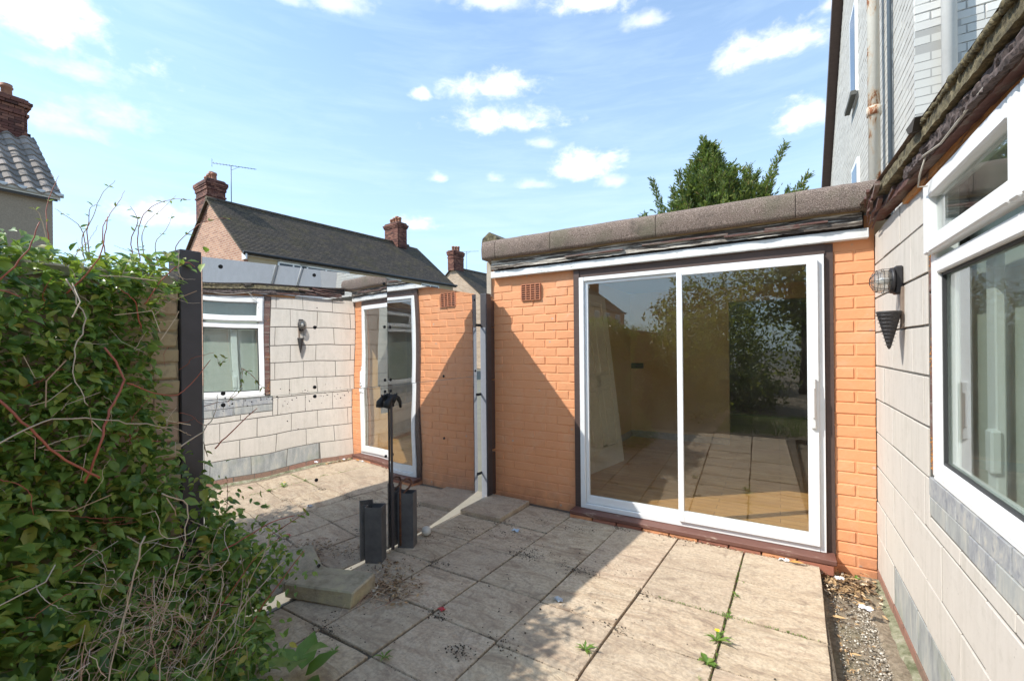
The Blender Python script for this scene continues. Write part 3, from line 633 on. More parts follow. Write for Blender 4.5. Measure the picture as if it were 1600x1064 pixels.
m = MB(); m.box((-1.99, 6.7, 0), (-1.9, 9.5, 2.2)); m.box((-1.99, 9.5, 0), (1.6, 9.6, 2.2)); m.box((1.6, 6.5, 0), (1.7, 9.6, 2.2)); EP(m, 'back_room_wall', plain('dim_back_wall', (.16, .13, .10), .9))
m = MB(); m.box((-1.9, 6.585, .08), (-.575, 6.6, .17)); m.box((-1.9, 3.8, .08), (-1.888, 6.585, .17)); EP(m, 'skirting', plain('dirty_skirting', (.38, .35, .31), .7, 0, .5))
m = MB().cbox((-1.80-.09, 6.588, 1.09), (-1.80+.09, 6.6, 1.17), .003); EP(m, 'wall_socket', plain('dark_socket', (.05, .05, .045), .5))
# panelled door standing loose inside
ld = tag(empty('loose_door', (-1.64, 4.75, .08), 0), 'unpainted panelled door leaning against the wall inside the room', 'door')
WOOD = plain('bare_pine', (.76, .66, .50), .6, 0, .15, 8, .1)
m = MB(); w = .74
for x0, x1, z0, z1 in [(-w/2, -w/2+.1, 0, 1.95), (w/2-.1, w/2, 0, 1.95), (-.045, .045, .24, 1.85), (-w/2+.1, w/2-.1, 0, .22), (-w/2+.1, w/2-.1, .88, 1.02), (-w/2+.1, w/2-.1, 1.85, 1.95)]: m.cbox((x0, -.02, z0), (x1, .02, z1), .003)
m.build('door_stiles', WOOD, ld)
for x0, x1 in ((-w/2+.1, -.045), (.045, w/2-.1)):
    for z0, z1 in ((.22, .88), (1.02, 1.85)):
        MB().box((x0, -.008, z0), (x1, .008, z1)).cbox((x0+.03, -.014, z0+.03), (x1-.03, .014, z1-.03), .008).build('door_panel', WOOD, ld)
ld.rotation_euler = (R(-7), 0, R(80))

# ------------------------------------------------------------ pale block extension on the right
XR = .519
blk = tag(empty('block_extension', (XR, 1.5, 0)), 'extension wall of pale concrete blocks with white window and rotting eaves', 'extension')
def BP(mb, name, mat, parent=blk, **k):
    o = mb.build(name, mat, parent, **k)
    if parent is blk: o.location = Vector(o.location)-Vector(blk.location)
    return o
WY0, WY1, WZ0, WZ1 = .62, 2.345, .885, 2.045; WB = 2.415
m = MB(); m.box((XR+.005, WB+.0, -.14), (XR+.14, 3.9, 2.09)); m.box((XR+.005, -3, -.14), (XR+.14, WB, .80)); m.box((XR+.005, -3, .8), (XR+.14, WY0-.02, 2.09)); BP(m, 'wall', MORTAR)
zc = [.218, .427, .645, .858, 1.063, 1.271, 1.478, 1.69, 1.90, 2.093]
rs = random.Random(77)
BL = [MB().cbox((-.03, -.5, -.5), (.03, .5, .5), 0, 0).mesh('concrete_block', BLOCK) for _ in range(1)]
def block(y0, y1, z0, z1, mat=BLOCK, name='concrete_block', prx=0, c=.0018):
    mb = MB().cbox((-.03, -(y1-y0)/2, -(z1-z0)/2), (.03, (y1-y0)/2, (z1-z0)/2), c, .0008, rs)
    o = mb.build(name, mat, blk); o.location = Vector((XR+.03-prx+rs.uniform(-.002, .002), (y0+y1)/2, (z0+z1)/2))-Vector(blk.location); return o
for i in range(len(zc)-1):
    z0, z1 = zc[i]+.005, zc[i+1]-.005; off = 3.29 if i % 2 == 0 else 3.485
    if i % 2: off = 3.485
    ys = [3.548]+[off-.409*k for k in range(0, 18)]
    for a, b in zip(ys[:-1], ys[1:]):
        y1, y0 = a-.004, b+.004
        if y1-y0 < .03: continue
        if i >= 2 and y0 < WB and y1 > WY0-.03:       # window and the worn band beneath it interrupt the blocks
            if i == 2:
                if y1 > WB+.02: block(y0, WB-.004, z0, .702); y0 = WB+.004
                else: block(y0, y1, z0, .702); continue
            else:
                if y1 > WB+.02: y0 = WB+.004
                elif y0 < WY0-.05: y1 = WY0-.03
                else: continue
        if y1-y0 < .02: continue
        block(y0, y1, z0, z1)
# worn blue band under the window
for k in range(9):
    y1 = WB-.004-k*.215; y0 = y1-.209
    block(y0, y1, .712, .785, BLUEB if rs.random() < .6 else GREYB, 'band_brick', .0); block(y0-.1, y1-.1*(k > 0), .791, .866, BLUEB, 'band_brick', .0)
# stained packing strip in the reveal beside the window
m = MB()
for k in range(8): m.cbox((XR+.006+rs.uniform(-.002, .004), WY1+.008, .88+k*.146), (XR+.03, WB-.004, .88+k*.146+.143), .003, .002, rs)
BP(m, 'reveal_packing', ROTT2)
m = MB()
for _ in range(240):
    z = rs.choice([1.02, 1.12, 1.33, .93, 1.72])+rs.gauss(0, .05); m.lathe([(.0005, -.001), (.004*rs.random()+.002, .0), (.0005, .004)], (0, 0, 0), 5)
    d_ = Vector((XR+.010, WY1+.05+rs.gauss(0, .018), max(.9, z)))
    for j in range(len(m.v)-15, len(m.v)): v = m.v[j]; m.v[j] = (d_.x-v[2]*1.5, d_.y+v[0], d_.z+v[1])
tag(BP(m, 'lichen', plain('orange_lichen', (.50, .20, .03), .9, 0, .3, 40, .5)), kind='stuff')
# grey plinth course, then red bricks, then a green concrete toe
block(3.10, 3.548, .005, .214); 
for k in range(12):
    y1 = 3.075-k*.45; block(y1-.442, y1, .012, .214, GREYB, 'plinth_block', -.002)
for k in range(22):
    y1 = 3.54-k*.222; block(y1-.213, y1, -.052, .004, DULLB, 'brick', .002)
P = [[(XR+.004-.045*t+.008*nz(y*5, t*3), y, -.045-.028*t*t+.006*nz(y*20, t)) for t in (0, .5, 1, 1.3)] for y in np.linspace(-2, 3.5, 110)]
o = sheet('concrete_toe', (lambda b: (b.bump(b.noise(40, 6, .7), .7, .006), b.done(b.ramp(b.noise(11, 7, .75), [(.36, (.09, .095, .045)), (.5, (.21, .205, .13)), (.62, (.34, .31, .24))]), .95))[1])(NB('algae_concrete')), P, blk); o.location = -Vector(blk.location)
# window
win = empty('window'); win.parent = blk; win.location = -Vector(blk.location)
XW = XR-.004
def fr(mb, y0, y1, z0, z1, t, x0, x1, c=.004):
    mb.cbox((x0, y0, z0), (x1, y0+t, z1), c); mb.cbox((x0, y1-t, z0), (x1, y1, z1), c); mb.cbox((x0, y0+t, z1-t), (x1, y1-t, z1), c); mb.cbox((x0, y0+t, z0), (x1, y1-t, z0+t), c)
m = MB(); fr(m, WY0, WY1, WZ0, WZ1, .058, XW, XW+.07, .005); m.cbox((XW+.001, WY0+.058, 1.672), (XW+.069, WY1-.058, 1.728), .005); m.cbox((XW+.004, WY0-.02, WZ0-.013), (XW+.09, WY1+.002, WZ0), .002); m.build('window_frame', PVC, win)
YM = 1.52
m = MB(); fr(m, YM, WY1-.02, 1.748, 2.018, .06, XW-.026, XW+.02, .006); fr(m, WY0+.01, YM-.01, 1.748, 2.018, .06, XW-.026, XW+.02, .006); m.build('top_sash', PVC, win)
m = MB(); m.box((XW+.0, WY0+.06, 1.79), (XW+.004, WY1-.07, 1.95)); m.build('glass_pane', WGLASS, win)
m = MB(); m.box((XW+.03, WY0+.055, WZ0+.055), (XW+.034, WY1-.055, 1.675)); m.build('glass_pane', WGLASS, win)
m = MB(); fr(m, WY0+.056, WY1-.056, WZ0+.056, 1.674, .012, XW+.018, XW+.03, .001); m.build('gasket', plain('black_gasket', (.03, .03, .03), .6), win)
m = MB(); m.cbox((XW+.075, 2.0, WZ0+.02), (XW+.10, 2.07, 1.70), .004); m.cbox((XW+.06, 1.99, .985), (XW+.088, 2.04, 1.125), .006); m.build('inner_frame', PVC, win)
# curtain behind the glass
cu = tag(empty('curtain', (XR+.125, 1.4, .8)), 'pale grey-green net curtain hanging behind the window glass', 'curtain')
CUR = NB('net_curtain'); CUR = CUR.done(CUR.mix(CUR.noise(70, 3), (.40, .42, .38), (.52, .54, .49)), .95)
P = [[(.0012*math.sin(y*24)+.003*nz(y*5, z), y-1.4, z) for z in np.linspace(0, 1.25, 8)] for y in np.linspace(.3, 2.6, 160)]
sheet('cloth', CUR, P, cu)
m = MB(); m.box((XR+.5, -3, -.1), (XR+.6, 3.5, 2.09)); m.box((XR+.14, -3, 2.04), (XR+.6, 3.5, 2.09)); BP(m, 'inner_wall', plain('room_plaster', (.5, .49, .46), .9))
# eaves: several ragged boards and the mossy edge
def strip(name, mat, x, z0, z1, ya, yb, thick, wob=.004, n=200, jag=.0, sl=.05, nx=5):
    P = []
    for y in np.linspace(ya, yb, n):
        dz = sl*(y-1.3); j0 = jag*nz(y*23, 1, x*9)+jag*.6*nz(y*70, 2, x*9)
        row = [(x+thick, y, z1+dz)]
        for k in range(nx):
            t = k/(nx-1); row.append((x+wob*nz(y*18, t*4, x*30)+wob*.6*nz(y*60, t*9), y, z1+dz+(z0-z1)*t+(j0 if k == nx-1 else 0)))
        row.append((x+thick, y, z0+dz+j0)); P.append(row)
    o = sheet(name, mat, P, blk, smooth=False); o.location = -Vector(blk.location); return o
strip('stained_lath', RUSTY, XR-.012, 2.028, 2.052, -2.5, 2.75, .03, .003, 220, .004, .022)
strip('soffit_board', ROTT2, .474, 2.030, 2.062, -2.5, 3.38, .06, .004, 240, .004)
strip('matted_felt_strip', FUZZ, .455, 2.036, 2.076, -2.5, 2.45, .05, .010, 420, .008)
strip('recess_shade_strip', plain('recess_shade_black', (.028, .020, .018), .9), .492, 2.06, 2.17, -2.5, 3.42, .03, .003, 80)  # near-black strip standing for the shade in the gap under the mossy edge
strip('mossy_fascia', MOSS, .440, 2.088, 2.135, -2.5, 2.95, .10, .005, 300, .004)
m = MB()
for k in range(230):
    y = -1.0+k*.0168+rs.uniform(-.004, .004)
    if y > 2.15: continue
    r = rs.uniform(.009, .015)*(1 if y < 1.8 else .7); z = 2.137+.05*(y-1.3)
    m.lathe([(.001, -r), (r*.8, -r*.6), (r, 0), (r*.75, r*.6), (.001, r)], (.436+rs.uniform(-.004, .004), y, z), 7)
tag(BP(m, 'moss_lumps', MOSS), kind='stuff')
P = [[(x, y, 2.15+.05*(y-1.3)+.012*(x-.44)+.006*nz(x*4, y*4)) for x in np.linspace(.43, 1.3, 8)] for y in np.linspace(-2.5, 3.5, 60)]
o = sheet('felt_roof', FELT, P, blk); o.location = -Vector(blk.location)
# broken ends by the corner
m = MB()
for (a, b, t) in [((.42, 2.78, 2.19), (.455, 3.36, 2.17), .014), ((.45, 2.9, 2.15), (.47, 3.38, 2.115), .013), ((.43, 3.02, 2.17), (.46, 3.37, 2.13), .009), ((.47, 2.7, 2.135), (.485, 3.4, 2.10), .012), ((.41, 2.98, 2.215), (.44, 3.3, 2.205), .010)]:
    m.tube([a, (a[0]*.7+b[0]*.3+.006, a[1]*.7+b[1]*.3, a[2]*.7+b[2]*.3-.004), ((a[0]+b[0])/2-.004, (a[1]+b[1])/2, (a[2]+b[2])/2+.008), b], [t, t*1.1, t*.7, t*.25], 4)
BP(m, 'broken_board', ROTT2)
m = MB().tube([(.47, 1.28, 2.10), (.462, 1.6, 2.065), (.455, 1.95, 2.05), (.45, 2.12, 2.075), (.462, 2.2, 2.09)], .0035, 6); m.tube([(.46, 2.14, 2.08), (.455, 2.2, 2.03), (.46, 2.25, 2.0), (.475, 2.2, 1.985)], .003, 6); BP(m, 'loose_cable', plain('pale_cable', (.42, .38, .32), .6))
m = MB().prism([(2.06, 2.195), (2.19, 2.205), (2.16, 2.175), (2.10, 2.16)], 0, .415, .45); BP(m, 'torn_felt_flap', plain('black_felt', (.05, .042, .035), .95))
# bulkhead lamp and cone planter
lam = tag(empty('bulkhead_lamp', (XR, 2.83, 1.715)), 'old caged bulkhead lamp with clouded glass on the block wall', 'lamp')
lb = plain('lamp_black_metal', (.035, .033, .035), .5, .3)
MB().cbox((-.045, -.045, -.085), (-.0, .045, .085), .01).lathe([(.055, -.062), (.078, -.058), (.08, -.045), (.055, -.04)], (0, 0, 0), 20, 'X').build('back_box', lb, lam)
gsm = mat_glass('clouded_lamp_glass', (.85, .84, .82), 1.6, .05, .14)
MB().lathe([(.066, -.058), (.068, -.095), (.064, -.125), (.045, -.145), (.01, -.152)], (0, 0, 0), 20, 'X').build('glass_dome', gsm, lam)
MB().lathe([(.0, -.06), (.02, -.065), (.024, -.10), (.012, -.125), (.001, -.13)], (0, 0, 0), 10, 'X').build('bulb', plain('bulb_white', (.75, .75, .73), .3), lam)
m = MB()
for k in range(4):
    a = k*math.pi/4; c_, s2 = math.cos(a), math.sin(a)
    m.tube([(-.058, .074*c_, .074*s2), (-.10, .074*c_, .074*s2), (-.138, .06*c_, .06*s2), (-.158, .02*c_, .02*s2), (-.158, -.02*c_, -.02*s2), (-.138, -.06*c_, -.06*s2), (-.10, -.074*c_, -.074*s2), (-.058, -.074*c_, -.074*s2)], .0016, 5)
for xx, rr in ((-.095, .0755), (-.125, .068)): m.tube([(xx, rr*math.cos(t), rr*math.sin(t)) for t in np.linspace(0, 2*math.pi, 25)], .0016, 5)
m.build('wire_cage', lb, lam)
lam.scale = (.80, .78, .80)
co_ = tag(empty('cone_sconce', (XR-.058, 2.80, 1.38)), 'black woven metal cone hanging on the wall below the lamp', 'wall planter')
MB().lathe([(.003, .0), (.008, .01), (.048, .175), (.051, .182), (.047, .184), (.044, .175), (.004, .02)], (0, 0, 0), 20).build('cone', plain('cone_black', (.045, .042, .042), .55, .2, .5, 60, .6), co_)
m = MB()
for k in range(9): zz = .02+k*.018; rr = .0045+.0437*zz/.182+.006; m.tube([((rr)*math.cos(t), (rr)*math.sin(t), zz) for t in np.linspace(0, 2*math.pi, 17)], .0013, 4)
m.build('band', lb, co_)
MB().cbox((.044, -.012, .10), (.060, .012, .30), .002).build('bracket', plain('rusty_bracket', (.23, .17, .13), .7, .2, .4), co_)

# ------------------------------------------------------------ mirror fence
fen = tag(empty('mirror_fence', (-2.36, 2.2, 0)), 'fence of warped mirrored sheets screwed between dark steel posts', 'fence')
def FP(mb, name, mat, parent=fen):
    o = mb.build(name, mat, parent)
    if parent is fen: o.location = Vector(o.location)-Vector(fen.location)
    return o
def mx(Y, z, s):     # s: which sheet
    if s[0] == 1:
        u = Y-2.21; x = -2.35+.088*u-.026*max(0, 1.68-Y)**2
    else:
        u = Y-2.21; x = -2.35-.030*u*u
    if s[1] == 1 and z > 1.6: x -= .028*(z-1.6)**2
    k = {(1, 1): 3.1, (1, 0): 7.7, (2, 1): 11.3, (2, 0): 15.9}[s]
    x += .00135*nz(Y*2.6, z*1.8, k)+.00026*nz(Y*6, z*3.0, k+4)
    return x
def mnorm(Y, z, s):
    e = .004; return Vector((1, -(mx(Y+e, z, s)-mx(Y-e, z, s))/(2*e), -(mx(Y, z+e, s)-mx(Y, z-e, s))/(2*e))).normalized()
panels = {}
def msheet(s, ya, yb, zb, zt):
    ny, nzz = 110, 60; P = []
    for i in range(ny+1):
        Y = ya+(yb-ya)*i/ny; z0 = zb(Y); z1 = zt(Y); P.append([(mx(Y, z0+(z1-z0)*j/nzz, s), Y, z0+(z1-z0)*j/nzz) for j in range(nzz+1)])
    m = MB(); nj = nzz+1; vs = [p for r_ in P for p in r_]
    m.add(vs, [(i*nj+j, (i+1)*nj+j, (i+1)*nj+j+1, i*nj+j+1) for i in range(ny) for j in range(nzz)], True)
    o = m.build('mirror_panel', MIRROR, fen, fix=False); o.location = -Vector(fen.location)
    # sheet thickness: edge strip and painted back
    m = MB(); t = .004; ring = [P[i][0] for i in range(ny+1)]+[P[ny][j] for j in range(1, nj)]+[P[i][nj-1] for i in range(ny-1, -1, -1)]+[P[0][j] for j in range(nj-2, 0, -1)]
    n = len(ring); m.add(ring+[(x-t, y, z) for x, y, z in ring], [(k, (k+1) % n, n+(k+1) % n, n+k) for k in range(n)]+[tuple(range(n, 2*n))])
    m.build('sheet_back', BLACK, o)
    panels[s] = o; return o
ztop = lambda Y: 1.895+.012*math.sin((Y-1)*1.4) if Y < 2.215 else 1.905+.02*(Y-2.2)
msheet((1, 1), 1.10, 2.213, lambda Y: 1.1515, lambda Y: 1.872+.027*(Y-1.04)); msheet((1, 0), 1.10, 2.213, lambda Y: .008+.026*min(1, max(0, (1.85-Y)/.35)), lambda Y: 1.1485)
msheet((2, 1), 2.216, 3.335, lambda Y: 1.1515, lambda Y: 1.902-.02*(Y-2.2)+.035*max(0, Y-2.6)); msheet((2, 0), 2.216, 3.335, lambda Y: .010+.085*max(0, (Y-2.55)/.78)**1.1, lambda Y: 1.1485)
sc = MB().lathe([(.0105, 0), (.0105, .0025), (.0075, .005), (.0065, .005), (.006, .003), (.001, .003)], (0, 0, 0), 14, 'X').mesh('screw', BLACK)
for Y, z, s in [(1.18, 1.835, (1, 1)), (1.68, 1.855, (1, 1)), (1.68, 1.54, (1, 1)), (2.19, 1.56, (1, 1)), (1.185, 1.185, (1, 1)), (1.185, 1.125, (1, 0)), (1.675, 1.18, (1, 1)), (1.675, 1.125, (1, 0)), (1.68, .62, (1, 0)), (2.24, 1.56, (2, 1)), (2.19, 1.19, (1, 1)), (2.24, 1.19, (2, 1)),
                (2.19, 1.11, (1, 0)), (2.24, 1.11, (2, 0)), (2.83, 1.18, (2, 1)), (2.83, .67, (2, 0)), (2.25, .66, (2, 0)), (2.19, .66, (1, 0)), (3.31, 1.85, (2, 1)), (3.31, 1.2, (2, 1)), (2.19, 1.86, (1, 1)), (1.14, .62, (1, 0)), (1.15, .1, (1, 0)), (1.69, .1, (1, 0))]:
    o = link('screw', sc, panels[s], (mx(Y, z, s)+.0005, Y, z))
m = MB(); m.cbox((-2.58, 1.004, -.05), (-2.458, 1.097, 1.895), .003); FP(m, 'post', DARKSTEEL)
m = MB(); m.cbox((-2.385, 3.395, -.02), (-2.315, 3.475, 1.915), .003); FP(m, 'post', DARKSTEEL)
m = MB(); m.box((-2.383, 3.391, .0), (-2.325, 3.3945, 1.60)); FP(m, 'lit_face_strip', LITFACE)  # paler strip carries the sunlit look of the dark post's front in its colour
m = MB()
for a, b in ((.02, .42), (.45, 1.1), (1.115, 1.6), (1.61, 1.86)): m.box((-2.40, 3.490, a), (-2.33, 3.549, b))
FP(m, 'packing_timber', TIMB)
m = MB(); m.box((-2.372, 2.17, .05), (-2.358, 2.26, 1.88)); m.box((-2.46, 1.6, .3), (-2.42, 1.66, 1.8)); FP(m, 'rear_rail', DARKSTEEL)
for z in (.25, .98, 1.62): m = MB().box((-2.386, 3.33, z-.012), (-2.38, 3.40, z+.012)); FP(m, 'bracket', BLACK)
m = MB()
for k in range(130):
    s_k = (1, 0) if rng.random() < .62 else (1, 1); Yk = rng.uniform(1.15, 2.2); zk = 1.15-abs(rng.normal(0, .045))-.004 if s_k == (1, 0) else 1.155+abs(rng.normal(0, .02))
    if k % 9 == 0: zk = rng.uniform(.2, 1.8); s_k = (1, 1) if zk > 1.15 else (1, 0)
    x0 = mx(Yk, zk, s_k)+.0006; r0 = rng.uniform(.001, .0045)*(1.6 if k % 14 == 0 else 1); n_ = 6
    m.add([(x0, Yk+r0*rng.uniform(.4, 1.3)*math.cos(t), zk+r0*rng.uniform(.4, 1.3)*math.sin(t)) for t in np.linspace(0, 5.3, n_)], [tuple(range(n_))])
tag(FP(m, 'silvering_loss', BLACK), kind='stuff')
# steel pieces leaning at the seam
bar = tag(empty('seam_bar', (-2.335, 2.23, 0)), 'tall thin dark steel bar propped at the seam of the mirrors', 'bar')
MB().cbox((-.006, -.009, 0), (.004, .009, 1.09), .002).cbox((-.004, -.013, .0), (.009, .011, .46), .002).build('bar_strip', DARKSTEEL, bar)
kn = tag(empty('rubber_grip', (-2.315, 2.23, 1.06)), 'black knotted rubber grip tied to the top of the bar', 'strap')
m = MB(); m.tube([(.0, -.085, -.075), (.005, -.075, -.035), (.01, -.055, -.01), (.01, -.02, .02), (.0, .02, .02), (.01, .05, .0), (.01, .075, -.04), (.0, .09, -.085)], [.034, .036, .024, .017, .018, .020, .017, .012], 9)
m.tube([(.0, -.05, .0), (.0, -.06, .035)], .012, 6, r2=.007); m.tube([(.0, .03, .01), (.0, .045, .045)], .012, 6, r2=.006); m.tube([(.01, -.02, -.03), (.015, .02, .03)], .022, 7); m.build('grip', BLACK, kn); kn.scale = (.75, .75, .8)
def boxsec(x, y, h, rz, lab):
    b = tag(empty('box_section', (x, y, 0), rz), lab, 'steel section', 'steel box sections'); w, d, t = .056, .045, .004
    m = MB(); m.box((-w, -d, 0), (w, -d+t, h)); m.box((-w, d-t, 0), (w, d, h)); m.box((-w, -d+t, 0), (-w+t, d-t, h)); m.box((w-t, -d+t, 0), (w, d-t, h)); m.build('tube', BOXST, b); return b
boxsec(-2.315, 2.06, .365, R(28), 'short open steel box section standing left of the tall bar'); boxsec(-2.290, 2.33, .385, R(26), 'short open steel box section standing right of the bar near the ball')
hk = tag(empty('rusty_loop', (-2.30, 2.30, .35)), 'rusty bent steel loop sticking out above the box sections', 'hook')
MB().tube([(.0, -.03, -.33), (.0, -.03, .04), (.0, -.02, .115), (.0, .03, .125), (.0, .065, .115), (.005, .085, .085), (.0, .06, .055), (.0, .01, .035), (.0, -.005, .01), (.0, .02, -.005), (0, .04, .0)], .0075, 8).build('loop', RUST, hk)
bl = tag(empty('ball', (-2.285, 2.52, .036)), 'small dirty white ball lying at the foot of the mirror', 'ball')
u = bmesh.new(); bmesh.ops.create_icosphere(u, subdivisions=3, radius=.036); me = bpy.data.meshes.new('ball_shell'); u.to_mesh(me); u.free(); me.polygons.foreach_set('use_smooth', [True]*len(me.polygons)); me.materials.append(plain('dirty_white', (.58, .56, .50), .7, 0, .25, 25, .4)); link('ball_shell', me, bl)
# loose stone slab
ls = tag(empty('loose_slab', (-2.22, 1.64, 0), R(15)), 'thick mossy broken slab lying loose on the paving by the climber', 'stone slab')
m = MB().cbox((-.225, -.10, .004), (.215, .12, .088), .008, .006, random.Random(4)); m.build('stone', (lambda b: (b.bump(b.noise(30, 6, .7), .8, .01), b.done(b.ramp(b.noise(7, 6, .7), [(.3, (.20, .17, .10)), (.5, (.40, .34, .24)), (.7, (.50, .44, .26))]), .9))[1])(NB('mossy_stone')), ls)

# ------------------------------------------------------------ small litter on the paving
def wrapper(x, y, s, mat, label, seed):
    o = tag(empty('wrapper', (x, y, .0)), label, 'litter'); r_ = random.Random(seed)
    P = [[((i-3)*s/3+r_.uniform(-.2, .2)*s, (j-2)*s/3+r_.uniform(-.2, .2)*s, .004+abs(r_.gauss(0, .25))*s) for j in range(5)] for i in range(7)]
    sheet('film', mat, P, o, False); return o
wrapper(-1.745, 2.93, .03, plain('foil_blue', (.50, .62, .72), .3, .2), 'crumpled pale blue foil wrapper on the shaded slabs', 1)
wrapper(-1.06, 2.235, .028, plain('foil_grey', (.50, .52, .55), .35, .3), 'crumpled grey plastic scrap on a slab joint', 2)
wrapper(-1.565, 1.84, .020, plain('foil_red', (.50, .04, .05), .4), 'scrap of red wrapper on a slab corner', 3)
wrapper(.02, 3.385, .03, plain('foil_white', (.66, .64, .62), .4), 'torn whitish film below the door sill', 4)
wrapper(.30, 3.28, .022, plain('foil_pale', (.75, .77, .82), .4), 'white crumpled tissue among the dead leaves', 5)
wrapper(.385, 2.98, .028, plain('foil_white2', (.72, .72, .78), .45), 'long white plastic scrap on the gritty strip', 6)
ol = tag(empty('dead_leaf', (.085, 3.36, .012)), 'large curled orange leaf lying just below the door sill', 'leaf')
mm = MB(); vs, fs = t_leaf(random.Random(9)); mm.add([(x*.045, y*.045, z*.05) for x, y, z in vs], fs); mm.build('blade', plain('orange_leaf', (.52, .24, .06), .6), ol)
for (x, y, s, lab) in [(.262, 2.93, .035, 'tan dead leaf against the edge of the paving'), (.30, 2.62, .022, 'small buff shell of a leaf on the gritty strip')]:
    o = tag(empty('dead_leaf', (x, y, -.06)), lab, 'leaf'); mm = MB(); mm.add([(vx*s, vy*s, vz*s*1.3) for vx, vy, vz in vs], fs); mm.build('blade', plain('tan_leaf', (.50, .32, .15), .6), o)
# weeds growing in the joints
def weed(x, y, s, n, label, z=0, flower=False, broad=False, seed=0, grp=None):
    r_ = random.Random(seed); o = tag(empty('weed', (x, y, z), r_.uniform(0, 6)), label, 'weed', grp); m = MB()
    for k in range(n):
        a = k*2.4+r_.uniform(-.3, .3); l = s*r_.uniform(.6, 1.1); w = l*(.30 if broad else .13); up = r_.uniform(.15, .7); pts = []
        N = 6; L_ = []; 
        for i in range(N+1):
            t = i/N; rr = l*t; hh = l*up*math.sin(t*2.0)*.6+.003; ww = w*math.sin(min(1, t*1.15)*math.pi*.93+.08)*(1 if broad or i % 2 else .55)
            L_.append(((rr, -ww, hh+ww*.3), (rr, 0, hh), (rr, ww, hh+ww*.3)))
        c_, s_2 = math.cos(a), math.sin(a); vs_ = [(p[0]*c_-p[1]*s_2, p[0]*s_2+p[1]*c_, p[2]) for tr in L_ for p in tr]
        m.add(vs_, [f for i in range(N) for f in ((3*i, 3*i+1, 3*i+4, 3*i+3), (3*i+1, 3*i+2, 3*i+5, 3*i+4))])
    m.build('leaf_rosette', WEED, o, fix=False)
    if flower:
        m = MB(); m.tube([(0, 0, 0), (.012, 0, .045)], .0015, 5); m.build('flower_stem', WEED, o)
        m = MB()
        for k in range(26):
            a = k*.5; r1 = .013*(1-.3*(k % 2)); m.add([(.012, 0, .046), (.012+r1*math.cos(a-.16), r1*math.sin(a-.16), .049), (.012+r1*math.cos(a+.16), r1*math.sin(a+.16), .049)], [(0, 1, 2)])
        m.build('flower', YELLOW, o, fix=False)
    return o
weed(-.78, 1.93, .060, 12, 'bushy dandelion in the joint at the left front of the sunlit slabs', seed=1)
weed(-.215, 2.77, .036, 7, 'small weed farthest up the sunlit joint', seed=2)
weed(-.242, 2.535, .040, 8, 'small weed where two slab joints cross', seed=3)
weed(-.265, 2.30, .075, 11, 'toothed dandelion with one open yellow flower', flower=True, seed=4)
weed(-.285, 2.12, .045, 9, 'round-leaved weed just in front of the flowering dandelion', broad=True, seed=5)
weed(-.30, 2.0, .018, 5, 'tiny seedling nearest the camera in the sunlit joint', seed=6)
weed(-.19, 2.95, .016, 5, 'tiny seedling nearest the door in the sunlit joint', seed=7)
weed(.27, 2.17, .05, 7, 'broad-leaved seedling at the edge of the gritty strip', -.07, broad=True, seed=8)
weed(.43, 2.25, .03, 6, 'green tuft against the green toe of the wall', -.08, seed=9)
weed(-1.55, 1.42, .05, 8, 'shaded weed in the dark open joint', seed=10)
weed(-1.78, 1.33, .04, 7, 'shaded weed left of the dark open joint', seed=12)
weed(-2.31, 3.22, .04, 8, 'sunlit weed in the gap beside the corner post', 0, seed=11)
weed(.40, 3.43, .028, 5, 'yellow-green sprig in the leaf litter by the orange pier', -.04, broad=True, seed=13)
m = MB()
for _ in range(420):
    if rs.random() < .6: y = rs.uniform(1.9, 3.3); x = warpx(-.215, y)+rs.gauss(0, .005)
    else: x = rs.uniform(-.6, .18); y = 2.546+rs.gauss(0, .005)
    s = rs.uniform(.002, .006); a = rs.uniform(0, 6.28); m.add([(x, y, -.006), (x+s*math.cos(a), y+s*math.sin(a), .002+s*.5), (x+s*math.cos(a+1), y+s*math.sin(a+1), .001+s)], [(0, 1, 2)])
tag(m.build('joint_moss', WEED, fix=False), 'fine green moss in the joints of the sunlit slabs', 'moss', kind='stuff')

# ------------------------------------------------------------ white painted brick house behind
XH, YH = 1.05, 5.2
hs = tag(empty('white_house', (XH, YH, 0)), 'tall house of white painted brick with rusty pipes behind the extensions', 'house')
def HP(mb, name, mat, parent=hs):
    o = mb.build(name, mat, parent)
    if parent is hs: o.location = Vector(o.location)-Vector(hs.location)
    return o
GABLE = [(YH, 0), (12.6, 0), (12.6, 5.0), (9.75, 7.75), (7.0, 10.5), (YH, 10.5)]
m = MB(); m.prism(GABLE, 0, XH+.004, XH+.3); HP(m, 'gable_wall', mat_pvc('pointing_white', (.36, .35, .325)))
m = MB(); m.box((XH+.30, YH+.006, 0), (4.2, YH+.3, 10.5)); m.box((XH+.004, YH+.006, 0), (XH+.30, YH+.3, 10.4)); HP(m, 'rear_wall', mat_pvc('pointing_grey', (.38, .37, .345)))
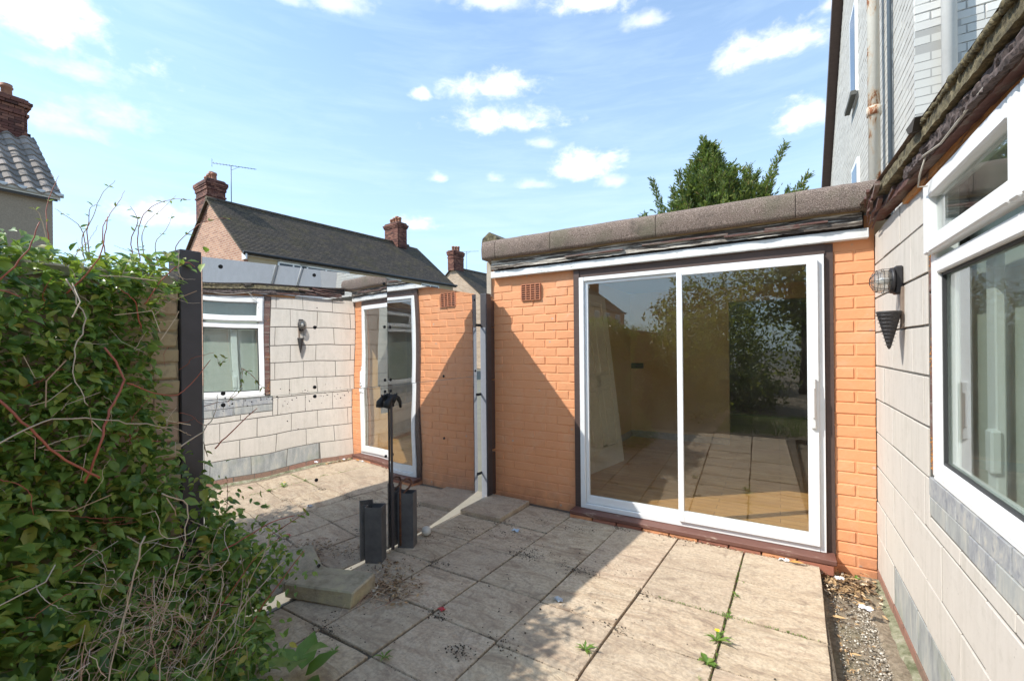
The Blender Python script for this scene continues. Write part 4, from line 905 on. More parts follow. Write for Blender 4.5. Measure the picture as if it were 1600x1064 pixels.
# gable bricks as one part
m = MB(); rs = random.Random(31); zmin = 2.3
row = 0; z = zmin
while z < 10.3:
    y = YH+.01+(0 if row % 2 else -.115)
    ymax = 12.55 if z < 5 else 12.6-(z-5)*1.036
    while y < ymax:
        if y+.21 > YH+.01: 
            x = XH+rs.uniform(-.001, .002); a = max(y, YH+.003); m.box((x, a, z), (x+.02, min(y+.215, ymax), z+.066))
        y += .225
    z += .075; row += 1
b = NB('gable_white_brick'); cc = b.mix(b.island(), (.45, .435, .40), (.52, .505, .465)); b.bump(b.noise(40, 4), .3, .003)
tag(HP(m, 'gable_brickwork', b.done(cc, .75)), kind='stuff')
WB = {w: [MB().cbox((-w/2, -.02, -.033), (w/2, .02, .033), .004, .0015, random.Random(i)).mesh('brick', WHITEB) for i in range(3)] for w in (.215, .1025)}
row = 0; z = 4.15; cnt = 0
while z < 7.6:
    x = XH+.0; k = 0
    while x < 2.62 and cnt < 560:
        w = .1025 if (k == 0 and row % 2) else .215
        if cnt < 295 and x < 2.2 and z < 7.3: link('brick', rs.choice(WB[w]), hs, Vector((x+w/2, YH+.0165-rs.uniform(0, .003), z+.0375))-Vector(hs.location)); cnt += 1
        x += w+.01; k += 1
    z += .075; row += 1
m = MB(); row = 0; z = 2.3
while z < 10.3:
    x = XH+(0 if row % 2 == 0 else .1125); 
    if row % 2: m.box((XH, YH-.002, z+.004), (XH+.1025, YH+.02, z+.07))
    while x < 4.1:
        done_ = (4.12 < z < 7.3 and x < 2.2)
        if not done_: m.box((x, YH-.002+rs.uniform(0, .003), z+.004), (x+.215, YH+.02, z+.07))
        x += .225
    z += .075; row += 1
tag(HP(m, 'rear_brickwork', GABLEW), kind='stuff')
m = MB(); m.add([], []); 
# barge along the sloping verge, thickness outwards
v0 = Vector((0, 12.66, 4.94)); v1 = Vector((0, 7.0, 10.56)); dv = (v1-v0).normalized(); nv = Vector((0, dv.z, -dv.y))
q = [v0, v1, v1+nv*.16, v0+nv*.16]
m = MB(); m.prism([(p.y, p.z) for p in q], 0, XH-.16, XH+.35); HP(m, 'verge_board', TIMB)
RP = mat_rustpipe()
m = MB(); m.tube([(XH-.10, 6.45, 2.3), (XH-.10, 6.45, 10)], .056, 16); 
for z in (4.0, 6.05, 8.0): m.tube([(XH-.10, 6.45, z), (XH-.10, 6.45, z+.1)], .068, 16)
HP(m, 'soil_pipe', RP)
m = MB().tube([(XH+.20, YH-.10, 2.2), (XH+.20, YH-.10, 10)], .05, 16); HP(m, 'down_pipe', plain('white_pipe', (.66, .66, .64), .5, 0, .15, 10, .2))
m = MB().tube([(XH-.03, 6.03, 2.3), (XH-.03, 6.03, 10)], .020, 8); HP(m, 'cable_duct', plain('slate_blue_duct', (.10, .13, .16), .5))
m = MB().tube([(XH-.02, 5.46, 4.72), (XH+.02, 5.10, 4.98), (XH+.10, 4.95, 5.0), (XH+.2, 4.7, 5.3)], .016, 6); HP(m, 'old_wire', plain('brown_cable', (.16, .12, .08), .7))
for (y0, y1, z0, z1) in [(8.35, 8.95, 5.2, 6.6), (8.3, 8.9, 3.25, 4.2)]:
    f = HP(MB().box((XH-.03, y0, z0), (XH+.003, y1, z1)), 'window', PVC); f.name = 'window'
    MB().box((XH-.034, y0+.07, z0+.07), (XH-.0305, y1-.07, z1-.07)).build('pane', HGLASS, f)
    MB().box((XH-.10, y0-.06, z0-.07), (XH-.031, y1+.06, z0-.01)).build('sill', plain('dark_sill', (.10, .10, .09), .8), f)
# rear wing seen only in the mirror
wing = tag(empty('grey_wing', (5.5, 4.9, 0)), 'grey rendered rear wing mirrored above the block wall', 'building')
m = MB().box((-1.4, 0, 0), (22, 3, 8.5)); m.build('wall', plain('grey_render', (.26, .27, .29), .85, 0, .15, 2, .3), wing)
m = MB().tube([(.3, -.05, 5.5), (2.8, -.05, 2.6)], .035, 6); m.tube([(-1.2, -.05, 4.2), (.6, -.05, 2.4)], .03, 6); m.build('conduit', plain('pale_conduit', (.55, .55, .56), .6), wing)

# ------------------------------------------------------------ houses beyond the fence
BRK = mat_brickwall('pinkish_brickwork', (.50, .26, .155), (.30, .13, .08), (.56, .46, .36), 1.25); BRK2 = mat_brickwall('pale_brickwork', (.50, .36, .24), (.34, .23, .15), (.52, .46, .38), 1.25); CHB = mat_island_brick('chimney_brick', (.07, .025, .018), (.155, .055, .038), (.26, .115, .075))
CHM = plain('soot_mortar', (.10, .08, .07), .95); ROOF = mat_rooftile(); POT = plain('terracotta_pot', (.34, .15, .085), .8, 0, .4, 12, .3); CREAM = plain('cream_render', (.46, .36, .23), .9, 0, .1, 4, .2)
GUT = plain('black_gutter', (.02, .02, .02), .4); PEB = plain('pebbledash', (.33, .26, .19), .95, 0, .45, 45, 1.0)
def chimney(par, cx, cy, z0, w, d, h, pots, name='chimney'):
    c = link(name, MB().box((cx-w/2+.01, cy-d/2+.01, z0), (cx+w/2-.01, cy+d/2-.01, z0+h)).mesh('chimney', CHM), par)
    m = MB(); z = z0; row = 0; r_ = random.Random(int(abs(cx*97+cy*31)))
    while z < z0+h-.01:
        e = 0; t = (z-z0)/h
        if t > .94: e = .02
        elif t > .88: e = .09
        elif t > .82: e = .065
        elif t > .77: e = .035
        elif .60 < t < .64: e = .035
        W, D_ = w/2+e, d/2+e
        for sy in (-1, 1):
            x = -W+(0 if row % 2 else -.11)
            while x < W-.02:
                a, b_ = max(x, -W), min(x+.215, W)
                if b_-a > .02: m.box((cx+a, cy+sy*D_-.03, z), (cx+b_, cy+sy*D_+.03+r_.uniform(0, .004), z+.066))
                x += .225
        for sx in (-1, 1):
            y = -D_+.03+(-.11 if row % 2 else 0)
            while y < D_-.05:
                a, b_ = max(y, -D_+.031), min(y+.215, D_-.031)
                if b_-a > .02: m.box((cx+sx*W-.03, cy+a, z), (cx+sx*W+.03, cy+b_, z+.066))
                y += .225
        z += .075; row += 1
    tag(m.build('chimney_brickwork', CHB, c, fix=False), kind='stuff')
    MB().cbox((cx-w/2-.02, cy-d/2-.02, z0+h), (cx+w/2+.02, cy+d/2+.02, z0+h+.05), .02).build('flaunching', CHM, c)
    for k in range(pots):
        off = (k-(pots-1)/2)*(max(w, d)*.82/max(1, pots)); px, py = (cx+off, cy) if w > d else (cx, cy+off); hh = .34+.1*((k*37) % 3)/2
        MB().lathe([(.12, 0), (.11, hh*.2), (.10, hh*.72), (.125, hh*.76), (.125, hh*.86), (.105, hh*.9), (.115, hh), (.085, hh), (.08, hh*.8)], (px, py, z0+h+.05), 14).build('chimney_pot', POT, c)
    return c
def aerial(par, x, y, z, h, ang, L_=1.3):
    m = MB(); m.tube([(x, y, z), (x, y, z+h)], .018, 6); c_, s_2 = math.cos(ang), math.sin(ang)
    m.tube([(x-c_*L_*.42, y-s_2*L_*.42, z+h), (x+c_*L_*.58, y+s_2*L_*.58, z+h)], .012, 5)
    for k in range(14):
        t = -.38+k*.07; e = .13-.003*k; px, py = x+c_*L_*t, y+s_2*L_*t; m.tube([(px+s_2*e, py-c_*e, z+h), (px-s_2*e, py+c_*e, z+h)], .006, 4)
    px, py = x-c_*L_*.42, y-s_2*L_*.42
    for dz in (-.14, .14): m.tube([(px+s_2*.1, py-c_*.1, z+h+dz), (px-s_2*.1, py+c_*.1, z+h+dz)], .006, 4)
    m.tube([(px, py, z+h-.16), (px, py, z+h+.16)], .007, 4); m.tube([(x, y, z+h*.9), (x+c_*.3, y+s_2*.3, z+h-.02)], .008, 4)
    return m.build('tv_aerial', plain('aerial_metal', (.12, .12, .12), .5, .6), par)
def house(name, label, loc, ang, L_, wf, ez, rz, wallmat, gablemat, chims, wins, roofmat=ROOF, tiles=False, gutter=GUT, wb=None, fasc=PVC):
    """local x: out towards the viewer's side (+), y along the ridge; eaves at x=0, ridge at x=-wf"""
    h = tag(empty(name, loc, ang), label, 'house'); wb = wb or wf
    MB().prism([(0, -.1), (0, ez-.1), (-wf, rz-.1), (-wf-wb, ez-.1), (-wf-wb, -.1)], 1, 0, L_).build('wall', gablemat, h)
    MB().box((-.01, .12, 0), (.012, L_-.12, ez-.16)).build('front_render', wallmat, h)
    # stepped courses of the roof
    for sgn, wd in ((1, wf), (-1, wb)):
        m = MB(); sl = (rz-ez)/wd; ln = math.hypot(wd, rz-ez); n = int(ln/.115) if not tiles else int(ln/.30)
        if tiles and sgn == 1: n = 0
        for k in range(n):
            t0, t1 = k/n, (k+1)/n; xo = lambda t: (-wf+sgn*wd*(1-t)+sgn*.18*(1-t)); zo = lambda t: ez+(rz-ez)*t-(.18*sl)*(1-t)
            m.add([(xo(t0), -.12, zo(t0)+.03), (xo(t0), L_+.12, zo(t0)+.03), (xo(t1), L_+.12, zo(t1)+.005), (xo(t1), -.12, zo(t1)+.005), (xo(t0), -.12, zo(t0)-.05), (xo(t0), L_+.12, zo(t0)-.05), (xo(t1), L_+.12, zo(t1)-.06), (xo(t1), -.12, zo(t1)-.06)],
                [(0, 1, 2, 3), (4, 5, 1, 0), (7, 6, 5, 4), (0, 3, 7, 4), (1, 5, 6, 2)])
        if n: m.build('roof', roofmat, h)
    m = MB()
    for k in range(int(L_/.45)): m.tube([(-wf, -.12+k*.45, rz+.005), (-wf, .32+k*.45, rz+.005)], .11, 8)
    m.build('ridge', ROOF if not tiles else plain('ridge_cement', (.42, .41, .39), .8), h)
    MB().box((.13, -.1, ez-.20), (.155, L_+.1, ez-.06)).box((0.0, 0, ez-.2), (.13, L_, ez-.17)).build('fascia', fasc, h)
    MB().tube([(.21, -.14, ez-.09), (.21, L_+.14, ez-.09)], .055, 8).build('gutter', gutter, h)
    for (x, y, w, d, hh, p) in chims: chimney(h, x, y, rz-(abs(x+wf))*(rz-ez)/wf-.25, w, d, hh, p)
    for (y, z, w, hh) in wins:
        f = MB(); f.box((.004, y-w/2, z), (.05, y-w/2+.07, z+hh)); f.box((.004, y+w/2-.07, z), (.05, y+w/2, z+hh)); f.box((.004, y-w/2, z), (.05, y+w/2, z+.07)); f.box((.004, y-w/2, z+hh-.07), (.05, y+w/2, z+hh)); f.box((.004, y-.035, z), (.048, y+.035, z+hh)); f.box((.0, y-w/2-.05, z-.08), (.09, y+w/2+.05, z-.001))
        f = f.build('window', PVC, h)
        MB().box((.014, y-w/2+.07, z+.07), (.03, y-.035, z+hh-.07)).build('pane', HGLASS, f); MB().box((.014, y+.035, z+.07), (.03, y+w/2-.07, z+hh-.07)).build('pane', HGLASS, f)
    return h
mid = house('brick_house', 'long slate-roofed brick house with pinkish gable and two chimneys above the mirrors', (-17.7, 9.4, 0), R(-4.5), 11.7, 3.25, 5.3, 7.95, CREAM, BRK,
    [(-4.05, .36, 1.2, .66, 1.85, 4), (-3.35, 10.2, 1.2, .66, 1.5, 4)], [(1.9, 3.88, 1.3, 1.2), (3.4, 3.88, 2.4, 1.2), (7.2, 3.88, 1.0, 1.2), (9.8, 3.88, 1.4, 1.2)])
aerial(mid, -3.3, .9, 7.6, 2.1, R(62), 1.7)
MB().box((-.1, -.06, 4.95), (.22, .0, 5.2)).build('box_end', PVC, mid)
far = house('brick_house', 'distant pale brick gable with three-pot chimney beyond the long slate roof', (-19.0, 27.6, 0), R(-4), 12, 3.2, 5.3, 7.9, CREAM, BRK2, [(-3.2, .4, .62, 1.15, 1.55, 3)], [(2, 3.7, 1.4, 1.2)])
aerial(far, -3.6, 2.2, 7.5, 2.1, R(30), 1.8)
# nearest house at the left, pantile roof built tile by tile
lf = house('tiled_house', 'pebbledashed house with grey pantile roof and dark chimney at the far left', (-15.1, -4.6, 0), R(0), 8.1, 2.3, 5.3, 7.35, PEB, BRK, [(-2.2, 7.58, .75, .9, 1.0, 2)], [(6.0, 3.7, 1.5, 1.2)], tiles=True, gutter=plain('white_gutter', (.66, .65, .62), .5))
aerial(lf, -2.6, 6.2, 7.6, 1.35, R(85), 1.5)
PT = (lambda b: (b.bump(b.noise(60, 4), .5, .004), b.done(b.mix(b.rng(b.noise(8, 5), .45, .7, 0, .5), b.ramp(b.objrand(), [(0, (.20, .165, .135)), (.5, (.29, .24, .20)), (1, (.38, .31, .26))]), (.09, .08, .07)), .85))[1])(NB('grey_pantile'))
def tilemesh(seed):
    m = MB(); w, l, N = .30, .36, 8; vs = []
    for t in (0, 1):
        for i in range(N+1):
            u = i/N; hgt = .042*math.sin(u*2*math.pi-.4)+.03; vs.append((-w/2+u*w*1.06, -l*t, hgt+(.0 if t else .0)))
    vs += [(x, y, z-.03) for x, y, z in vs]; a = N+1
    m.add(vs, [(i, i+1, a+i+1, a+i) for i in range(N)]+[(2*a+i+1, 2*a+i, 3*a+i, 3*a+i+1) for i in range(N)]+[(a+i, a+i+1, 3*a+i+1, 3*a+i) for i in range(N)])
    return m.mesh('roof_tile', PT)
TM = tilemesh(1); ln = math.hypot(2.3, 2.05); sl = math.atan2(2.05, 2.3); rs = random.Random(5); ntile = 0
rest = MB()
for r_ in range(13):
    for c_ in range(27):
        y = 8.1-.05-c_*.30; s = r_*.30
        # local frame: tile x -> along y, tile -y -> down slope
        px = .20-(s+.0)*math.cos(sl)-.30*math.cos(sl); pz = 5.3-.13+(s+.30)*math.sin(sl)+.03
        if s+.3 > ln+.15: continue
        if c_ < 19 and ntile < 240:
            o = link('roof_tile', TM, lf, (px, y, pz)); o.rotation_euler = Matrix(((0, -math.cos(sl), math.sin(sl)), (1, 0, 0), (0, math.sin(sl), math.cos(sl)))).to_euler(); ntile += 1
            # tilt so that each course rides on the one below
            o.rotation_euler.rotate_axis('X', R(-6.0)+rs.uniform(-.01, .01))
MB().add([(.16, -.1, 5.12), (.16, 8.15, 5.12), (-2.3, 8.15, 7.32), (-2.3, -.1, 7.32), (.16, -.1, 5.06), (.16, 8.15, 5.06), (-2.3, 8.15, 7.25), (-2.3, -.1, 7.25)], [(0, 1, 2, 3), (7, 6, 5, 4), (0, 3, 7, 4), (1, 5, 6, 2), (0, 4, 5, 1)]).build('roof', plain('roof_underlay', (.07, .065, .06), .9), lf)
MB().box((.013, 7.2, 0), (.03, 8.08, 5.1)).build('corner_render', PEB, lf)
# more of the row, seen reflected in the sliding door
for (y, lab) in [(-17, 'nearest terraced brick house of the row mirrored in the sliding door'), (-30, 'middle terraced brick house of the row mirrored in the sliding door'), (-43, 'farthest terraced brick house mirrored in the sliding door')]:
    house('terraced_house', lab, (-15.1, y, 0), 0, 11.4, 3.4, 5.4, 8.1, BRK, BRK, [(-3.4, .5, .7, 1.1, 1.5, 3), (-3.4, 10.9, .7, 1.1, 1.5, 4)], [(2.5, 3.8, 1.6, 1.2), (6, 3.8, 1.6, 1.2), (9, 3.8, 1.2, 1.2)])

# ------------------------------------------------------------ leaves in bulk
def leaves(name, P, A, N, S, mat, parent=None, curl=.18, wid=.30, kind='stuff', fold=.10):
    """P positions, A direction of the blade, N facing, S length; ovate pointed blades"""
    P = np.asarray(P); A = np.asarray(A); N = np.asarray(N); S = np.asarray(S)
    A = A/np.linalg.norm(A, axis=1)[:, None]; B = np.cross(N, A); B /= np.linalg.norm(B, axis=1)[:, None]; N2 = np.cross(A, B)
    T = [(0, 0, 0), (.22, wid*.72, 1), (.25, 0, 0), (.22, -wid*.72, 1), (.55, wid*.80, 1), (.58, 0, 0), (.55, -wid*.80, 1), (.82, wid*.32, .6), (.82, -wid*.32, .6), (1.0, 0, 0)]
    F = [(0, 2, 1), (0, 3, 2), (1, 2, 5), (1, 5, 4), (2, 3, 6), (2, 6, 5), (4, 5, 7), (5, 6, 8), (7, 5, 9), (5, 8, 9)]
    n = len(P); V = np.zeros((n, len(T), 3))
    for k, (a, b, c) in enumerate(T):
        h = fold*c-curl*a*a
        V[:, k] = P+A*(a*S)[:, None]+B*(b*S)[:, None]+N2*(h*S)[:, None]
    V = V.reshape(-1, 3); Fa = (np.array(F)[None]+(np.arange(n)*len(T))[:, None, None]).reshape(-1, 3)
    me = bpy.data.meshes.new(name); me.vertices.add(len(V)); me.vertices.foreach_set('co', V.ravel()); me.loops.add(Fa.size); me.loops.foreach_set('vertex_index', Fa.ravel())
    me.polygons.add(len(Fa)); me.polygons.foreach_set('loop_start', np.arange(0, Fa.size, 3)); me.polygons.foreach_set('loop_total', np.full(len(Fa), 3)); me.polygons.foreach_set('use_smooth', np.ones(len(Fa), bool))
    me.materials.append(mat); me.update(calc_edges=True); o = link(name, me, parent)
    if kind: o['kind'] = kind
    return o

# ------------------------------------------------------------ garden wall under the climber
gw = tag(empty('garden_wall', (-2.518, -2.934, 0)), 'old yellowish brick garden wall smothered by the climber', 'wall')
MB().box((-.13, -20, -.1), (.028, 3.925, 1.68)).build('wall_core', plain('old_mortar', (.20, .155, .10), .95, 0, .5, 14, .8), gw)
P = [[(.0405+.006*nz(y*9, z*7, 2)+.004*nz(y*31, z*27, 5)-(.014 if abs(y-3.845-.01*math.sin(z*9)) < .006 else 0), y, z) for z in np.linspace(0, 1.68, 90)] for y in np.linspace(3.3, 3.934, 70)]
sheet('worn_render', (lambda b: (b.bump(b.noise(45, 7, .75), .9, .01), b.done(b.mix(b.rng(b.noise(5, 5, .7), .52, .62, 0, .6), b.ramp(b.noise(16, 7, .75), [(.32, (.12, .095, .05)), (.48, (.32, .26, .15)), (.66, (.46, .38, .24))]), (.42, .27, .21)), .95))[1])(NB('worn_yellow_render')), P, gw)
rs = random.Random(8)
for r_ in range(23):
    z = .0+r_*.075; y = 3.937-(.11 if r_ % 2 else 0)
    if r_ % 2: MB().cbox((-.14, 3.83, z), (.05+rs.uniform(-.006, .006), 3.93, z+.066), .008, .004, rs).build('brick', PINKB, gw)
    for k in range(4):
        MB().cbox((-.02, y-.21, z), (.045+rs.uniform(-.008, .006)+(.012 if k == 0 and 3 < r_ < 20 else 0), y, z+.066), .006, .004, rs).build('brick', PINKB, gw); y -= .222
MB().cbox((-.16, 3.3, 1.70), (.055, 3.93, 1.76), .01, .005, rs).cbox((-.16, -20, 1.69), (.06, 3.29, 1.75), .01).build('coping', plain('old_coping', (.33, .28, .20), .9, 0, .4), gw)

# ------------------------------------------------------------ the climber
cl = tag(empty('climbing_plant', (-2.3, .5, 0)), 'dense leafy climber with red stems covering the garden wall at left', 'climber')
CO = Vector(cl.location)
def front(Y, z):      # distance of the leafy face from the wall face (-2.475)
    b = .20+.07*np.exp(-((z-1.6)/.25)**2)+.10*np.exp(-((z-1.0)/.5)**2)+.52*np.exp(-(z/.42)**1.5)
    b = b*(1+.30*np.sin(Y*3.1+1.5*z)+.15*np.sin(Y*9+z*7))
    e = np.interp(z, [0, .25, .5, .8, 1.1, 1.4, 1.62, 1.9], [1.30, 1.30, 1.22, 1.04, .95, .89, .96, 1.02])
    return b, e
N_ = 21000
Y = np.concatenate([rng.uniform(-.35, 1.3, 16000), rng.uniform(-7, -.35, N_-16000)]); z = rng.uniform(0.01, 1.93, N_); b, e = front(Y, z)
dep = rng.beta(2.6, 1.1, N_); edge = np.clip((e-Y)/.20, 0, 1); keep = (Y < e+rng.normal(0, .03, N_)) & (rng.random(N_) < .30+.70*edge)
X = -2.475+b*(.15+.85*dep)*(.45+.55*np.sqrt(edge)); top = z > 1.72
X = np.where(top, -2.475+rng.uniform(-.35, .20, N_), X); z = np.where(top, 1.74+.11*rng.random(N_)+.05*np.sin(Y*7), z)
bare = (np.abs(Y-.945) < .07) & (z > .45) & (z < 1.62) & (rng.random(N_) < .80); keep &= ~bare
X, Y, z = X[keep], Y[keep], z[keep]; n = len(X); P = np.stack([X, Y, z], 1)
Nn = np.stack([.42+0*X, -.05+0*X, .95+0*X], 1)+rng.normal(0, .36, (n, 3)); A = np.stack([.55+0*X, .0*X, -.22+0*X], 1)+rng.normal(0, .62, (n, 3))*np.array([1, 1, .5])
S = (.026+.052*rng.random(n)**1.6)*(1+.15*(z < .9)); idx = rng.random(n)
up = z > 1.70
# the blades nearest the camera are separate parts
dist = np.linalg.norm(P-np.array([0, 0, H]), axis=1); vis = (Y > .30) & (z < 1.75); order = np.argsort(np.where(vis, dist-S*4, 99))[:250]; ismain = np.zeros(n, bool); ismain[order] = True
rest_ = ~ismain & ~up
leaves('foliage', P[rest_]-np.array(CO), A[rest_], Nn[rest_], S[rest_], LEAF, cl)
leaves('sunny_foliage', P[up]-np.array(CO), A[up], Nn[up], S[up]*1.05, LEAFTOP, cl)
LT = []
for k in range(8):
    o = leaves('leaf', [(0, 0, 0)], [(1, 0, 0)], [(0, rng.normal(0, .05), 1)], [1.0], LEAF, cl, curl=rng.uniform(.0, .35), wid=rng.uniform(.26, .36), kind=None, fold=rng.uniform(.03, .16)); LT.append(o.data); bpy.data.objects.remove(o)
for i in order:
    a = Vector(A[i]).normalized(); nn_ = Vector(Nn[i]); bb = nn_.cross(a).normalized(); cc = a.cross(bb)
    o = link('leaf', LT[int(rng.integers(8))], cl); o.matrix_basis = Matrix.Translation(Vector(P[i])-CO) @ Matrix((a, bb, cc)).transposed().to_4x4() @ Matrix.Scale(float(S[i]), 4)
# young bright blades standing out at the surface
n3 = 4200; Y3 = rng.uniform(-.3, 1.25, n3); z3 = rng.uniform(.15, 1.88, n3)**.9; b3, e3 = front(Y3, z3); k3 = Y3 < e3-.02; Y3, z3, b3, e3 = Y3[k3], z3[k3], b3[k3], e3[k3]
X3 = np.where(z3 > 1.7, -2.49+rng.uniform(-.3, .25, len(Y3)), -2.485+b3*rng.uniform(.85, 1.15, len(Y3))*(.45+.55*np.sqrt(np.clip((e3-Y3)/.2, 0, 1))))
keep3 = ~((np.abs(Y3-.945) < .07) & (z3 > .45) & (z3 < 1.62)); X3, Y3, z3 = X3[keep3], Y3[keep3], z3[keep3]; n3 = len(X3)
leaves('young_foliage', np.stack([X3, Y3, z3+(z3 > 1.7)*.04], 1)-np.array(CO), rng.normal(0, .7, (n3, 3))+np.array([.5, 0, .15]), np.array([.3, -.2, 1])+rng.normal(0, .4, (n3, 3)), (.015+.040*rng.random(n3)**1.7), LEAFTOP, cl, wid=.28)
# woody stems
def pix(x, y, t): d = fwd+camr*((x-800)/692.8)-camu*((y-544.8)/692.8); return Vector((0, 0, H))+d*t
def curve(pts, n=6, j=.0):
    pts = [Vector(p) for p in pts]; out = []
    for i in range(len(pts)-1):
        p0, p1, p2, p3 = pts[max(i-1, 0)], pts[i], pts[i+1], pts[min(i+2, len(pts)-1)]
        for k in range(n):
            t = k/n; out.append(.5*((2*p1)+(-p0+p2)*t+(2*p0-5*p1+4*p2-p3)*t*t+(-p0+3*p1-3*p2+p3)*t**3)+Vector((rng.normal(0, j), rng.normal(0, j), rng.normal(0, j))))
    out.append(pts[-1]); return out
def stem(pts, r, r2, mat=STEMRED, j=.0015): MB().tube([p-CO for p in curve(pts, 6, j)], r, 6, True, r2).build('stem', mat, cl)
W3 = [  # world-space runs of the larger stems (x, y, z)
 [(-2.02, .28, 1.36), (-1.98, .37, 1.22), (-1.96, .46, 1.08), (-1.96, .56, .98)], [(-2.10, .62, 1.42), (-2.07, .66, 1.30), (-2.02, .60, 1.18), (-1.99, .57, 1.08), (-2.02, .54, .96)],
 [(-2.28, .80, 1.60), (-2.26, .86, 1.72), (-2.28, .95, 1.80), (-2.35, 1.02, 1.80)], [(-2.22, .55, 1.62), (-2.15, .62, 1.75), (-2.2, .66, 1.92)], [(-2.26, .78, 1.50), (-2.2, .74, 1.60), (-2.15, .68, 1.64)],
 [(-2.14, .36, 1.62), (-2.1, .42, 1.72), (-2.12, .46, 1.84)], [(-2.1, .98, .98), (-2.12, 1.10, 1.07), (-2.2, 1.22, 1.12)], [(-2.04, .98, .55), (-1.98, 1.14, .62), (-1.95, 1.25, .63)], [(-1.9, .9, .12), (-1.85, 1.05, .35), (-1.8, 1.2, .52)],
 [(-2.16, .70, 1.28), (-2.19, .88, 1.22), (-2.26, 1.04, 1.36)], [(-2.1, .3, 1.74), (-2.09, .33, 1.63), (-2.06, .40, 1.58)]]
for k, w_ in enumerate(W3): stem(w_, .0040 if k < 2 else .0030, .0016 if k > 1 else .004)
for _ in range(70):
    y_ = rng.uniform(.25, .95); z_ = rng.uniform(.6, 1.8); b__, e__ = front(y_, z_); c = Vector((-2.475+float(b__)*rng.uniform(.7, 1.08), y_, z_)); d = Vector((rng.normal(.2, .3), rng.normal(0, .7), rng.normal(.3, .7))).normalized(); pts = [c]
    for _k in range(rng.integers(3, 6)):
        d = (d+Vector(rng.normal(0, .28, 3))).normalized(); c = c+d*.045; pts.append(c.copy())
    stem(pts, rng.uniform(.0010, .0020), .0006, STEMRED if rng.random() < .5 else TWIG, .001)
PALE = [[(-1.93, .24, 1.02), (-1.92, .33, 1.14), (-1.97, .45, 1.19), (-2.0, .62, 1.16), (-2.05, .80, 1.10), (-2.12, .9, 1.05)], [(-1.78, .62, .80), (-1.78, .56, .55), (-1.76, .50, .32), (-1.75, .44, .12)], [(-2.04, .82, 1.02), (-2.08, .96, 1.10), (-2.16, 1.02, 1.2)],
 [(-2.12, .52, 1.66), (-2.08, .56, 1.52), (-2.05, .52, 1.36), (-2.02, .55, 1.22)], [(-1.8, .75, .2), (-1.75, .9, .42), (-1.72, 1.05, .55)], [(-1.85, .70, .9), (-1.86, .78, .82), (-1.82, .72, .62), (-1.80, .66, .45)], [(-1.7, .55, .05), (-1.72, .62, .3), (-1.8, .7, .5)]]
for w_ in PALE: stem(w_, .0028, .0015, STICK, .003)
# shoots rising above the wall against the sky and down over the mirror edge
shoots = [(pix(128, 372, 2.15), [(145, 340), (158, 305), (180, 282)]), (pix(160, 360, 2.2), [(172, 335), (188, 312), (195, 298)]), (pix(215, 372, 2.25), [(222, 340), (240, 322), (268, 312), (298, 312)]), (pix(222, 368, 2.25), [(232, 345), (255, 325), (275, 305)]), (pix(205, 375, 2.2), [(215, 350), (212, 335), (203, 322)]),
 (pix(75, 365, 2.05), [(72, 330), (80, 300), (92, 275)]), (pix(70, 360, 2.05), [(62, 335), (52, 325)]), (pix(275, 385, 2.35), [(310, 352), (340, 342), (362, 342)]), (pix(130, 365, 2.15), [(118, 348), (86, 326)]), (pix(243, 380, 2.3), [(262, 355), (270, 332)]), (pix(136, 368, 2.1), [(138, 350), (140, 328), (150, 320)]),
 (pix(318, 498, 2.35), [(345, 515), (362, 535), (375, 566)]), (pix(316, 592, 2.3), [(340, 575), (352, 560)]), (pix(316, 655, 2.25), [(345, 635), (372, 615)]), (pix(330, 560, 2.4), [(350, 562), (385, 580), (410, 605)]), (pix(318, 690, 2.2), [(326, 725), (322, 770), (330, 810)]),
 (pix(420, 838, 2.2), [(455, 815), (478, 800)]), (pix(300, 1010, 1.7), [(350, 940), (400, 870), (440, 838)]), (pix(360, 1000, 1.8), [(385, 920), (415, 860), (425, 830)]), (pix(330, 830, 2.1), [(345, 880), (338, 930)])]
sp, sa, sn, ss = [], [], [], []
for k, (p0, rest2) in enumerate(shoots):
    t = (p0-Vector((0, 0, H))).dot(fwd); pts = ([p0+Vector((-.03, .02, -.11))] if k < 11 else [])+[p0]+[pix(x, y, t+.03*(i+1)*(1 if k % 2 else -1)) for i, (x, y) in enumerate(rest2)]
    MB().tube([p-CO for p in curve(pts, 5, .001)], .0026, 5, True, .0009).build('stem', STEMRED if k % 3 else TWIG, cl)
    cpts = curve(pts, 4)
    for i in range(2, len(cpts), 2 if k > 10 else 4):
        for s_2 in (-1, 1):
            if rng.random() < .72: sp.append(cpts[i]-CO); d = (cpts[min(i+1, len(cpts)-1)]-cpts[i-1]).normalized(); sa.append(d*.5+camr*s_2*.6+Vector(rng.normal(0, .25, 3))); sn.append(Vector((.5, -.4, .8))+Vector(rng.normal(0, .4, 3))); ss.append(rng.uniform(.016, .034))
leaves('shoot_leaves', sp, sa, sn, ss, LEAFTOP, cl, wid=.22)
# leafy spray in front of the mirror, low
sp = []; 
for _ in range(170):
    c = pix(430+rng.normal(0, 22), 880+rng.normal(0, 18)-0, 2.15+rng.normal(0, .05)); sp.append(c-CO)
for _ in range(240):
    c = pix(350+rng.normal(0, 42), 845+rng.normal(0, 45), 2.05+rng.normal(0, .08)); sp.append(c-CO)
for _ in range(170):
    c = pix(390+rng.normal(0, 30), 1010+rng.normal(0, 40), 1.75+rng.normal(0, .05)); sp.append(c-CO)
n2 = len(sp); leaves('spray_leaves', sp, rng.normal(0, 1, (n2, 3))+np.array([.4, 0, -.1]), np.array([.5, -.3, .9])+rng.normal(0, .4, (n2, 3)), rng.uniform(.022, .042, n2), LEAF, cl)
